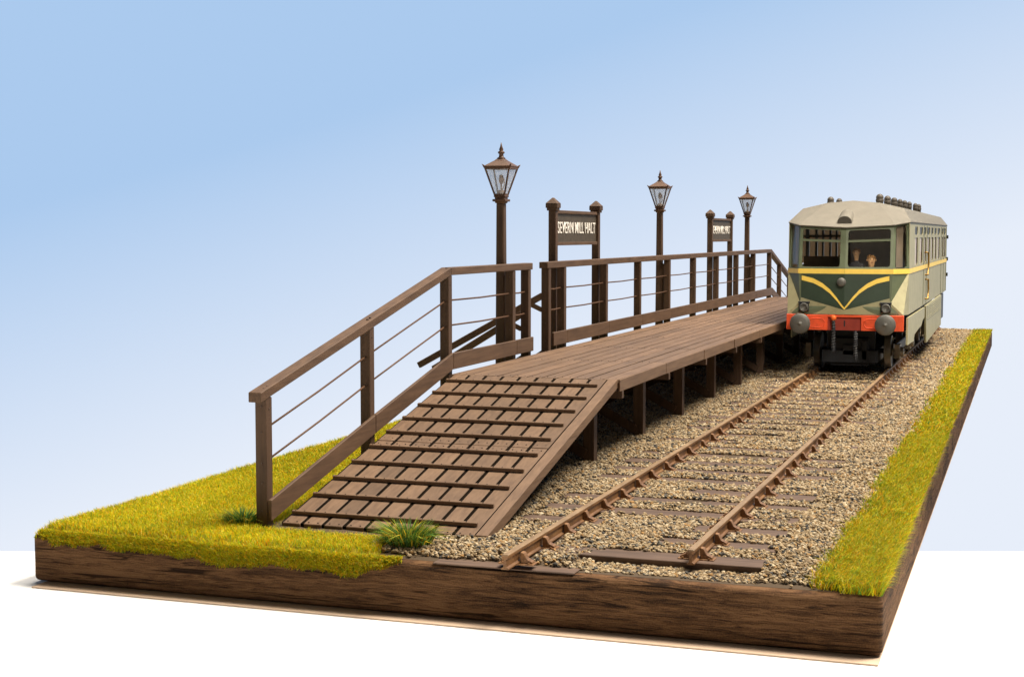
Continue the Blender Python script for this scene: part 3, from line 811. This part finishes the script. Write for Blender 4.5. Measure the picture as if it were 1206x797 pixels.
# windscreens: frame panels (dark olive) each with one opening
scr = MB()
wr = [rr(.05, .10, .935, .92, .05, .07)]
wl = [rr(.06, .10, .885, .92, .05, .07)]
scr.panel([cW, pA(1), pT(1), cT], wr, th); scr.panel([pA(-1), cW, cT, pT(-1)], wl, th)
ws = [rr(.12, .07, .86, .95, .12, .05)]
scr.panel([pA(1), pB(1), pU(1), pT(1)], ws, Vector((-.07, .05, 0))); scr.panel([pB(-1), pA(-1), pT(-1), pU(-1)], ws, Vector((.07, .05, 0)))
so = CB(scr, "windscreen_surround", M_MID)
def bil(q, s, t): return (q[0] * (1 - s) + q[1] * s) * (1 - t) + (q[3] * (1 - s) + q[2] * s) * t
for q, s0, s1, t0, t1, dv in (([cW, pA(1), pT(1), cT], .05, .935, .10, .92, Vector((0, .06, 0))), ([pA(-1), cW, cT, pT(-1)], .06, .885, .10, .92, Vector((0, .06, 0))),
                          ([pA(1), pB(1), pU(1), pT(1)], .12, .86, .07, .95, Vector((-.04, .03, 0))), ([pB(-1), pA(-1), pT(-1), pU(-1)], .12, .86, .07, .95, Vector((.04, .03, 0)))):
    e = .01
    c_ = [bil(q, s0 - e, t0 - e) + dv, bil(q, s1 + e, t0 - e) + dv, bil(q, s1 + e, t1 + e) + dv, bil(q, s0 - e, t1 + e) + dv]
    CB(MB().prism(c_, dv * .3), "window_pane", M_TGLASS, so)
for q, s0, s1 in (([cW, pA(1), pT(1), cT], .05, .935), ([pA(-1), cW, cT, pT(-1)], .06, .885)):
    CB(MB().bar(bil(q, s0, .68) + Vector((0, .03, 0)), bil(q, s1, .68) + Vector((0, .03, 0)), .09, .10), "window_bar", M_MID, so)
# nose below the waist
nose = MB()
for s in (-1, 1):
    nose.add([cW, pA(s), pC(s), cV], [(0, 1, 2, 3)]); nose.add([cV, pC(s), pD(s), cD], [(0, 1, 2, 3)])
    nose.add([pA(s), pB(s), pC(s)], [(0, 1, 2)])
nose.v = nose.v
no = nose.build("nose_panel", M_MID, car, normals=True)
for s in (-1, 1):
    low = MB()
    a, b, c_ = pC(s), pB(s), pD(s); f = Vector((s * HW, 1.05, 3.08))
    low.add([a, b, c_], [(0, 1, 2)]); low.add([b, f, c_], [(0, 1, 2)])
    CB(low, "corner_panel", M_GREEN)
# pale apron: two slim facets just proud of the nose
# dark green shield on the nose
def nz(u, z):                               # nose surface v at (u, z)
    t = abs(u) / 2.05
    if z >= 3.62: return -.22 * (1 - t) - .01
    k = (3.62 - z) / .52; return (-.22 * (1 - t) - .01) * (1 - k) + (-.16 * (1 - t) - .01) * k
sh = MB()
for s in (-1, 1):
    P = [(0, 4.90), (s * 1.95, 4.90), (s * 1.95, 3.84), (0, 3.30)]
    N = 10
    for i in range(N):
        u0, u1 = s * 1.95 * i / N, s * 1.95 * (i + 1) / N
        b0, b1 = 3.30 + .54 * i / N, 3.30 + .54 * (i + 1) / N
        col0 = [(u0, b0 + (4.9 - b0) * j / 8) for j in range(9)]; col1 = [(u1, b1 + (4.9 - b1) * j / 8) for j in range(9)]
        for j in range(8):
            sh.add([(u, nz(u, z) - .03, z) for u, z in (col0[j], col1[j], col1[j + 1], col0[j + 1])], [(0, 1, 2, 3)])
CB(sh, "dark_green_shield", M_DKGREEN)
ap = MB()                                   # pale apron below the shield
for s in (-1, 1):
    for i in range(10):
        u0, u1 = s * 1.95 * i / 10, s * 1.95 * (i + 1) / 10
        b0, b1 = 3.30 + .54 * i / 10, 3.30 + .54 * (i + 1) / 10
        for j in range(4):
            f0, f1 = j / 4, (j + 1) / 4
            ap.add([(u, nz(u, z) - .024, z) for u, z in ((u0, 3.1 + (b0 - 3.1) * f0), (u1, 3.1 + (b1 - 3.1) * f0), (u1, 3.1 + (b1 - 3.1) * f1), (u0, 3.1 + (b0 - 3.1) * f1))], [(0, 1, 2, 3)])
    p_ = [Vector((s * 1.95, -.035, 3.1)), pD(s) + Vector((0, -.012, 0)), pC(s) + Vector((0, -.015, 0)), Vector((s * 1.95, -.035, 3.84))]
    ap.add(p_, [(0, 1, 2, 3)])
CB(ap, "apron_panel", M_GREEN)
# yellow lines
for s in (-1, 1):
    ys = MB(); tp = [(0, 3.36), (.12, 3.50), (.35, 3.80), (.65, 4.13), (1.0, 4.40), (1.4, 4.60), (1.93, 4.73)]; wd = [.09, .12, .15, .18, .205, .215, .21]
    for (a, w0), (b, w1) in zip(zip(tp[:-1], wd[:-1]), zip(tp[1:], wd[1:])):
        def V4(u, z): return (s * u, nz(s * u, z) - .042, z)
        ys.add([V4(a[0], a[1] - w0 * .5), V4(b[0], b[1] - w1 * .5), V4(b[0], b[1] + w1 * .5), V4(a[0], a[1] + w0 * .5)], [(0, 1, 2, 3)])
    CB(ys, "yellow_whisker", M_YELLOW)
yb = MB()
for s in (-1, 1):
    pts = [cW, pA(s), pB(s), Vector((s * HW, LEN, ZB))]
    nr = [Vector((s * .15, -1, 0)), Vector((s * .5, -.8, 0)), Vector((s * .95, -.3, 0)), Vector((s, 0, 0))]
    P0 = [p + n_.normalized() * .025 for p, n_ in zip(pts, nr)]
    for a, b in zip(P0[:-1], P0[1:]):
        yb.add([a + Vector((0, 0, -.10)), b + Vector((0, 0, -.10)), b + Vector((0, 0, .12)), a + Vector((0, 0, .12))], [(0, 1, 2, 3)])
CB(yb, "yellow_waist_line", M_YELLOW)
# side walls with windows
wins = [(5.0, 6.3), (7.5, 9.5), (10.6, 12.1), (13.1, 15.1), (16.2, 17.9), (19.0, 20.8), (22.0, 24.2), (26.5, 27.9), (28.7, 30.4)]
wins[0] = (4.2, 6.1)
y0s, zlo, zhi = 1.05, 5.0, EZ
for s in (-1, 1):
    holes = []
    for a, b in wins:
        sa, sb = (a - y0s) / (LEN - y0s), (b - y0s) / (LEN - y0s)
        tz = lambda z: (z - zlo) / (zhi - zlo)
        holes.append(rr(sa, tz(5.22), sb, tz(6.52), .004, .06)); holes.append(rr(sa, tz(6.66), sb, tz(7.04), .004, .05))
    wl_ = MB().panel([(s * HW, y0s, zlo), (s * HW, LEN, zlo), (s * HW * .997, LEN, zhi), (s * HW * .997, y0s, zhi)], holes, Vector((-s * .03, 0, 0)))
    wl_.hexa([(s * HW, y0s, 3.08), (s * HW, LEN, 3.08), (s * (HW - .08), LEN, 3.08), (s * (HW - .08), y0s, 3.08), (s * HW, y0s, zlo - .001), (s * HW, LEN, zlo - .001), (s * (HW - .08), LEN, zlo - .001), (s * (HW - .08), y0s, zlo - .001)])
    w_ = CB(wl_, "side_wall", M_GREEN)
    for a, b in wins:
        CB(MB().box(s * (HW - .036), s * (HW - .0315), a - .02, b + .02, 5.2, 7.06), "window_pane", M_TGLASS, w_)
        if s > 0:
            CB(MB().box(s * (HW - .046), s * (HW - .038), a - .05, a + (b - a) * .66, 5.2, 6.55), "curtain", M_BLIND, w_)
            CB(MB().box(s * (HW - .05), s * (HW - .038), a + (b - a) * .665, a + (b - a) * .75, 5.2, 6.55), "curtain_edge", M_DKRED, w_)
        else:
            [CB(MB().box(s * (HW - .055), s * (HW - .044), a - .02, b + .02, z0, z1), "curtain", M_CREAM, w_) for z0, z1 in ((5.3, 6.54), (6.64, 7.06))]  # left side: added sheets imitating bright cream background through the windows
    if s > 0:
        g = MB()
        for yy in (10.2, 12.6, 25.6, 28.3, 31.0): g.box(s * HW, s * HW + .02, yy, yy + .05, 3.1, EZ - .1)
        CB(g, "door_edge", M_MID, w_)
        for y_, z0, z1 in ((11.8, 4.60, 5.75), (12.0, 3.35, 4.36)):
            h = MB().tube([(s * HW, y_ - .2, z1), (s * (HW + .14), y_, z1), (s * (HW + .15), y_ + .1, (z0 + z1) / 2), (s * (HW + .14), y_, z0), (s * HW, y_ - .2, z0)], .05, 8)
            CB(h, "door_handrail", M_BRASS, w_)
        hg = MB()
        for z_ in (4.0, 5.0, 6.4): hg.box(s * HW, s * (HW) + .1, LEN - .3, LEN - .08, z_, z_ + .22)
        CB(hg, "door_hinge", M_BLACK, w_)
CB(MB().box(-HW + .05, HW - .05, LEN - .08, LEN, 3.08, EZ), "rear_wall", M_GREEN)
# roof: faceted, hipped at both ends
roof = MB()
E = [(-2.74, 1.1, EZ + .02), (-2.12, .16, 7.11), (0, -.10, 7.0), (2.12, .16, 7.11), (2.74, 1.1, EZ + .02)]
SHL, SHR, RG = Vector((-2.3, 2.6, 7.88)), Vector((2.3, 2.6, 7.88)), Vector((0, 2.6, 8.24))
MIDL, MIDR = Vector((-1.2, 2.5, 8.13)), Vector((1.2, 2.5, 8.13))
b_l, b_sl, b_ml, b_r, b_mr, b_sr, b_rr = [Vector((x, LEN, z)) for x, z in ((-2.74, EZ + .02), (-2.3, 7.78), (-1.2, 8.06), (0, 8.16), (1.2, 8.06), (2.3, 7.78), (2.74, EZ + .02))]
verts = [Vector(e) for e in E] + [SHL, MIDL, RG, MIDR, SHR] + [b_l, b_sl, b_ml, b_r, b_mr, b_sr, b_rr]
faces = [(0, 1, 5), (1, 2, 7, 6), (1, 6, 5), (2, 3, 8, 7), (3, 9, 8), (3, 4, 9), (0, 5, 11, 10), (5, 6, 12, 11), (6, 7, 13, 12), (7, 8, 14, 13), (8, 9, 15, 14), (9, 4, 16, 15),
         (10, 11, 12, 13, 14, 15, 16)]
roof.add(verts, faces)
ro = CB(roof, "roof", M_ROOF)
so_ = ro.modifiers.new("solid", "SOLIDIFY"); so_.thickness = .06 * S; so_.offset = -1
bv = ro.modifiers.new("bevel", "BEVEL"); bv.width = .10 * S; bv.segments = 3; bv.limit_method = "ANGLE"; bv.angle_limit = math.radians(12)
# hooded horn grille
hm = MB(); NN = 12; P = [(-.33 * math.cos(math.pi * i / NN), .33 * math.sin(math.pi * i / NN) ** .8 if 0 < i < NN else 0) for i in range(NN + 1)]
hm.prism([(-.10 + u, .28, 7.17 + w) for u, w in P], (0, 1.1, .32))
ho = CB(hm, "horn_hood", M_ROOF, ro, bevel=.02)
CB(MB().prism([(-.10 + u * .92, .24, 7.18 + w * .92) for u, w in P], (0, .02, 0)), "horn_grille", paint("dark_bronze", (.05, .042, .03), .5), ho)
# roof ventilators
def vent(x, y, z, r):
    m = MB().lathe((x, y, z - .12), (0, 0, 1), [(r * .85, 0), (r * .9, .16), (r * 1.0, .20), (r * 1.04, .28), (r * .92, .30), (r * .92, .34), (r * .98, .36), (r * .9, .44), (r * .5, .52), (.01, .54)], 12)
    CB(m, "roof_vent", paint("vent_paint", (.085, .072, .058), .55) if "vent_paint" not in bpy.data.materials else bpy.data.materials["vent_paint"], ro)
def roofz(x): x = abs(x); return 8.22 - x * .075 if x < 1.2 else 8.13 - (x - 1.2) * .24
VENTS = []
# ---- filled in below by measured positions
for (x, y, r) in ((-1.4, 5.6, .17), (-1.4, 9.0, .16), (1.15, 3.2, .18), (1.25, 6.0, .17), (1.25, 9.7, .17), (1.25, 13.2, .15), (1.25, 16.3, .15), (1.25, 19.6, .15), (1.25, 24.2, .15), (1.25, 27.1, .15)):
    vent(x, y, roofz(x), r)
# buffer beam
bb = MB()
bb.box(-2.58, -.74, -.16, .10, 2.38, 3.08); bb.box(.74, 2.58, -.16, .10, 2.38, 3.08); bb.box(-.74, .74, -.16, .10, 2.97, 3.08)
bo = CB(bb, "buffer_beam", M_RED, bevel=.015)
CB(MB().box(-.74, .74, -.02, .05, 2.38, 2.97), "beam_recess", M_DKRED, bo)
CB(MB().box(-.03, .03, -.04, -.02, 2.55, 2.82), "coupling_slot", M_BLACK, bo)
for s in (-1, 1):
    ov = MB(); c_ = s * 1.22
    pts = [(c_ + .30 * math.cos(a) * 1.15, -.165, 2.70 + .20 * math.sin(a)) for a in [2 * math.pi * i / 24 for i in range(24)]]
    pts = [(c_ + (.16 if math.cos(a) > 0 else -.16) + .2 * math.cos(a), -.17, 2.70 + .2 * math.sin(a)) for a in [2 * math.pi * i / 28 + .01 for i in range(28)]]
    ov.tube(pts + [pts[0]], .028, 6); CB(ov, "oval_rim", M_RED, bo)
    x = s * 1.86
    b_ = CB(MB().lathe((x, -.16, 2.70), (0, -1, 0), [(.30, 0), (.30, .08), (.20, .10), (.18, .62), (.10, .64), (.10, .85)], 20), "buffer_shank", M_BLACK, bo)
    CB(MB().lathe((x, -.86, 2.70), (0, -1, 0), [(.44, 0), (.455, .03), (.455, .07), (.43, .10), (.30, .135), (.14, .155), (.05, .16), (.045, .175), (.01, .18)], 32), "buffer_head", M_GREY, bo)
    # marker lamps on brackets
    lx = s * 1.80
    m = MB(); m.box(lx - .26, lx + .26, -.22, -.06, 3.60, 3.66); m.box(lx - .22, lx + .22, -.20, -.06, 3.22, 3.6)
    l_ = CB(m, "lamp_bracket", M_BLACK, car, bevel=.012)
    CB(MB().lathe((lx + .02, -.20, 3.40), (0, -1, 0), [(.19, 0), (.20, .12), (.185, .16), (.16, .165), (.15, .14)], 20), "marker_lamp", M_GREY, l_)
CB(MB().lathe((-.12, -.32, 4.55), (0, -1, 0), [(.19, 0), (.20, .10), (.18, .15), (.12, .18), (.04, .19), (.01, .19)], 20), "headlamp", M_GREY)
# pipes
def pipe(x, z0, z1, topmat, nm):
    pts = [(x + .02 * math.sin(k), -.22 - .03 * math.cos(k * .8), z0 + (z1 - z0) * k / 12) for k in range(13)]
    p = CB(MB().tube(pts, .075, 8), nm, M_BLACK)
    sp_ = MB().tube([(x + .085 * math.cos(k * .9), -.24 + .08 * math.sin(k * .9), z0 + .2 + (z1 - z0 - .3) * k / 70) for k in range(71)], .010, 5)
    CB(sp_, "hose_spiral", M_SPIRAL, p)
    if topmat: CB(MB().sphere((x, -.24, z1 + .02), .13, 14), "pipe_cap", topmat, p)
pipe(-.46, 1.35, 2.92, paint("orange_paint", (.75, .13, .02), .5), "brake_pipe"); pipe(.52, 1.0, 2.36, None, "brake_pipe")
# floor, interior
CB(MB().box(-HW + .1, HW - .1, 5.25, LEN - .1, 3.0, 3.2), "car_floor", M_BLACK)
CB(MB().box(-HW + .1, HW - .1, .1, 5.2, 2.34, 2.42), "cab_floor", M_BLACK)
CB(MB().box(-.42, HW - .12, 5.2, 5.3, 3.2, 7.2), "cab_partition", M_INT)
CB(MB().box(-HW + .1, -.43, 5.2, 5.3, 3.2, 5.62), "cab_partition", M_INT)
CB(MB().box(-1.9, 1.9, .2, .5, 4.6, 4.95), "control_desk", M_INT)
m = MB()
for k in range(5): m.box(-2.4, -.5, 9 + 4.2 * k, 9.5 + 4.2 * k, 3.2, 5.5); m.box(.5, 2.4, 9 + 4.2 * k, 9.5 + 4.2 * k, 3.2, 5.5)
CB(m, "seat_rows", M_INT)
# sheets added behind the two angled corner windows for the lit view inside
for s, mt in ((1, M_INT), (-1, M_CREAM)):
    qa, qb, qu, qt = pA(s), pB(s), pU(s), pT(s); iv = Vector((-s * .16, .12, 0))
    q_ = [qa, qb, qu, qt]
    CB(MB().prism([bil(q_, .38, .08) + iv, bil(q_, .80, .08) + iv, bil(q_, .80, .93) + iv, bil(q_, .38, .93) + iv], iv * .1), "corner_backing", mt)
# skirts
sk = MB(); X0, X1 = HW - .02, HW + .06
sk.prism([(X0, .1, 2.98), (X0, 3.0, 2.98), (X0, 10.9, 2.96), (X0, 10.9, 2.45), (X0, 9.5, 2.35), (X0, 8.7, 2.15), (X0, 7.2, 2.12), (X0, 4.2, 2.0), (X0, 3.6, 1.72), (X0, .0, 1.78)], (X1 - X0, 0, 0))
CB(sk, "front_skirt", M_GREEN)
k2 = MB().prism([(X0 + .01, 11.5, 3.0), (X0 + .01, 25.2, 3.06), (X0 + .01, 25.4, 1.25), (X0 + .01, 12.2, 1.05)], (.10, 0, 0))
k2o = CB(k2, "engine_skirt", M_GREEN, bevel=.015)
lv = MB()
for i in range(7): z_ = 2.95 - .11 * i; lv.box(X0 + .11, X0 + .135, 12.4, 25.0, z_ - .035, z_ - .004)
CB(lv, "louvres", M_GREEN, k2o)
CB(MB().box(X0 - .3, X0, 25.6, 29.5, 1.5, 3.0), "equipment_box", M_BLACK)
k3 = MB().prism([(-X0 + .1, 1.6, 2.98), (-X0 + .1, 26, 2.98), (-X0 + .1, 26, 2.1), (-X0 + .1, 1.6, 1.9)], (-.06, 0, 0)); CB(k3, "rear_skirt", M_GREEN)
CB(MB().box(X0 - .25, X0 - .2, 2.2, 11.6, 2.5, 3.0), "skirt_gap_plate", M_BLACK)
# bogies and wheels
for by in (6.9, 25.0):
    m = MB(); m.box(-1.25, 1.25, by - 4.9, by + 4.9, .75, 1.35); m.box(-1.1, 1.1, by - 4.3, by - 4.0, .6, 2.3); m.box(-2.05, -1.95, by - 3.6, by + 5, 1.15, 1.6); m.box(1.95, 2.05, by - 3.6, by + 5, 1.15, 1.6); m.box(-.85, .85, by - 4.7, by - 4.5, .6, 1.9)
    m.box(-.3, .3, by - 4.9, by - 4.75, 1.1, 1.6); m.box(.55, .8, by - 4.9, by - 4.75, .9, 1.8)
    bg = CB(m, "bogie", M_BLACK, bevel=.03)
    for wy in (by - 3.2, by + 3.2):
        for s in (-1, 1):
            ab = MB(); ab.box(s * 2.05 - .12, s * 2.05 + .12, wy - .45, wy + .45, .9, 1.55); ab.cone((s * 2.15, wy, 1.2), (s * 2.32, wy, 1.2), .26, .2, 12)
            CB(ab, "axle_box", M_STEEL, bg)
    for wy in (by - 3.2, by + 3.2):
        wset = CB(MB().cone((-1.5, wy, 1.22), (1.5, wy, 1.22), .12, .12, 12), "axle", M_BLACK, bg)
        for s in (-1, 1):
            rx = 1.64
            CB(MB().lathe((s * rx - s * .17, wy, 1.22), (s, 0, 0), [(.45, .0), (.87, .0), (.87, .05), (.775, .07), (.765, .30), (.70, .32), (.66, .26), (.3, .24), (.2, .34), (.01, .34)], 40), "wheel", M_STEEL, bg)
CB(MB().box(-1.9, 1.9, 5.3, LEN - 1, 2.3, 2.98), "underframe", M_BLACK)

# ------------------------------------------------------------------ people in the cab
def person(x, y, z_head, k, label, look):
    """seated painted figure, skinned skeleton; k = scale"""
    P = {"pelvis": (0, 0, -2.05, .30), "waist": (0, .0, -1.55, .30), "chest": (0, .0, -1.0, .34), "neck": (0, 0, -.52, .12), "head0": (0, -.03, -.32, .18), "head1": (0, -.02, -.02, .235), "head2": (0, .0, .15, .18),
         "shL": (-.42, 0, -.82, .15), "elL": (-.52, -.15, -1.45, .11), "haL": (-.35, -.5, -1.55, .08), "shR": (.42, 0, -.82, .15), "elR": (.52, -.15, -1.45, .11), "haR": (.35, -.5, -1.55, .08),
         "hiL": (-.2, -.1, -2.1, .22), "knL": (-.22, -.42, -2.1, .17), "anL": (-.22, -.42, -2.85, .11), "hiR": (.2, -.1, -2.1, .22), "knR": (.22, -.42, -2.1, .17), "anR": (.22, -.42, -2.85, .11)}
    E_ = [("pelvis", "waist"), ("waist", "chest"), ("chest", "neck"), ("neck", "head0"), ("head0", "head1"), ("head1", "head2"), ("chest", "shL"), ("shL", "elL"), ("elL", "haL"), ("chest", "shR"), ("shR", "elR"), ("elR", "haR"),
          ("pelvis", "hiL"), ("hiL", "knL"), ("knL", "anL"), ("pelvis", "hiR"), ("hiR", "knR"), ("knR", "anR")]
    names = list(P); me = bpy.data.meshes.new("person")
    me.from_pydata([tuple(c * k * S for c in P[n_][:3]) for n_ in names], [(names.index(a), names.index(b)) for a, b in E_], [])
    o = bpy.data.objects.new("person", me); COL.objects.link(o)
    md = o.modifiers.new("skin", "SKIN")
    for i, n_ in enumerate(names):
        r = P[n_][3] * k * S; me.skin_vertices[0].data[i].radius = (r, r); me.skin_vertices[0].data[i].use_root = (n_ == "pelvis")
    sb = o.modifiers.new("sub", "SUBSURF"); sb.levels = 2; sb.render_levels = 2
    # skin above the collar, coat below
    m, nt, b, _ = newmat("painted_figure")
    tc = nt.nodes.new("ShaderNodeTexCoord"); sx = nt.nodes.new("ShaderNodeSeparateXYZ"); nt.links.new(tc.outputs["Object"], sx.inputs[0])
    r = ramp(nt, sx.outputs[2], [(0, (.05, .055, .07)), (1, (.82, .50, .25))]); r.color_ramp.interpolation = "CONSTANT"
    mr = nt.nodes.new("ShaderNodeMapRange"); mr.inputs["From Min"].default_value = (-.55 * k - .001) * S; mr.inputs["From Max"].default_value = (-.55 * k + .001) * S
    nt.links.new(sx.outputs[2], mr.inputs[0]); nt.links.new(mr.outputs[0], r.inputs[0]); nt.links.new(r.outputs[0], b.inputs["Base Color"]); b.inputs["Roughness"].default_value = .6
    me.materials.append(m)
    o.location = Vector((x, y, z_head)) * S; o.rotation_euler = (0, 0, look)
    tag(o, label, "person", "painted figures in the railcar")
    def sub(m_, nm, mat):
        m_.v = [tuple(c * k for c in v) for v in m_.v]; m_.build(nm, mat, o)
    sub(MB().sphere((0, .06, .07), .255, 16, (1, .95, .85)), "hair", M_HAIR)
    f = MB(); f.sphere((0, -.245, -.06), .045, 8, (.8, 1, 1.3)); sub(f, "nose", M_SKIN)
    f = MB(); f.sphere((-.08, -.205, .02), .028, 8); f.sphere((.08, -.205, .02), .028, 8); sub(f, "eyes", M_BLACK)
    f = MB(); f.sphere((0, -.20, -.17), .05, 8, (1.3, .5, .4)); sub(f, "mouth", M_DKRED)
    f = MB(); f.sphere((-.235, 0, -.04), .06, 8, (.5, .8, 1.2)); f.sphere((.235, 0, -.04), .06, 8, (.5, .8, 1.2)); sub(f, "ears", M_SKIN)
person(XC + 1.02, YB + 1.1, 5.54, .82, "driver with fair hair seated behind the right windscreen, seen from the chest up", .25)
person(XC + .17, YB + 2.8, 5.86, .72, "second figure with fair hair standing farther back, left of the driver", -.2)

# ------------------------------------------------------------------ camera
f_px, W_, H_ = 1753.0, 1206.0, 797.0
VX, VY = np.array([-4450 - 603.0, 276 - 398.5]), np.array([1215 - 603.0, 276 - 398.5])
Yc = np.array([VY[0], VY[1], f_px]); Yc /= np.linalg.norm(Yc)
Xc = np.array([-VX[0], -VX[1], -f_px]); Xc -= Yc * Xc.dot(Yc); Xc /= np.linalg.norm(Xc)
Zc = np.cross(Xc, Yc); Zc = Zc if Zc[1] < 0 else -Zc
Rm = np.stack([Xc, Yc, Zc], 1)                       # camera (x right, y down, z forward) <- world
cam = bpy.data.cameras.new("camera"); co = bpy.data.objects.new("camera", cam); COL.objects.link(co)
right, up, fwd = Rm[0], -Rm[1], Rm[2]
M = Matrix(((right[0], up[0], -fwd[0], 0), (right[1], up[1], -fwd[1], 0), (right[2], up[2], -fwd[2], 6.68 * S), (0, 0, 0, 1)))
co.matrix_world = M
cam.sensor_width = 36; cam.lens = f_px / W_ * 36; cam.clip_start = .005; cam.clip_end = 100
sc.camera = co

# ------------------------------------------------------------------ sky backdrop (world) and studio lamps
w = bpy.data.worlds.new("World"); sc.world = w; w.use_nodes = True
nt = w.node_tree; nt.nodes.clear()
out = nt.nodes.new("ShaderNodeOutputWorld"); bg = nt.nodes.new("ShaderNodeBackground"); nt.links.new(bg.outputs[0], out.inputs[0])
tc = nt.nodes.new("ShaderNodeTexCoord")
ax = np.array([.31, 1, 0]); ax /= np.linalg.norm(ax); aw = Rm.T @ ax
def dot(vec):
    d_ = nt.nodes.new("ShaderNodeVectorMath"); d_.operation = "DOT_PRODUCT"; nt.links.new(tc.outputs["Generated"], d_.inputs[0]); d_.inputs[1].default_value = tuple(vec); return d_.outputs["Value"]
def maprange(v, a, b, c, d_):
    m_ = nt.nodes.new("ShaderNodeMapRange"); m_.inputs[1].default_value = a; m_.inputs[2].default_value = b; m_.inputs[3].default_value = c; m_.inputs[4].default_value = d_; nt.links.new(v, m_.inputs[0]); return m_.outputs[0]
def s2l(c): return tuple(((x / 255 + .055) / 1.055) ** 2.4 for x in c)
D0, D1 = s2l((171, 202, 238)), s2l((231, 238, 250))
r = ramp(nt, maprange(dot(aw), -1.0, 1.0, 0, 1), [(0.0, (.02, .04, .08)), (.22, [c * .35 for c in D0]), (.33, D0), (.404, D0), (.413, D0), (.5165, D1), (.62, D1), (1.0, (.10, .10, .11))])
nt.links.new(r.outputs[0], bg.inputs[0])
nt.links.new(maprange(dot(Rm[2]), -.1, .72, .03, 1.0), bg.inputs[1])

def area(name, loc, aim, size, power, col):
    l = bpy.data.lights.new(name, "AREA"); l.shape = "RECTANGLE"; l.size, l.size_y = size[0] * S, size[1] * S; l.energy = power; l.color = col
    o = bpy.data.objects.new(name, l); COL.objects.link(o); o.location = Vector(loc) * S
    o.rotation_euler = (Vector(aim) - Vector(loc)).to_track_quat("-Z", "Y").to_euler(); return o
area("key_softbox", (50, 74, 135), (-9, 60, 0), (50, 50), 50, (1, .90, .77))
area("overhead_softbox", (-22, 68, 148), (-11, 54, 0), (60, 60), 20, (1, .91, .78))
area("front_fill", (30, -50, 55), (-10, 50, 2), (60, 50), .9, (1, .90, .76))
tl = area("train_fill", (4, 38, 22), (-7.4, 68, 5.6), (10, 10), .04, (1, .91, .78)); tl.data.spread = math.radians(30)

sc.view_settings.view_transform = "Standard"; sc.view_settings.look = "None"; sc.view_settings.exposure = 0; sc.view_settings.gamma = 1
sc.render.engine = "CYCLES"
sc.cycles.use_denoising = True
sc.cycles.max_bounces = 8; sc.cycles.transparent_max_bounces = 16
sc.cycles.sample_clamp_indirect = 6
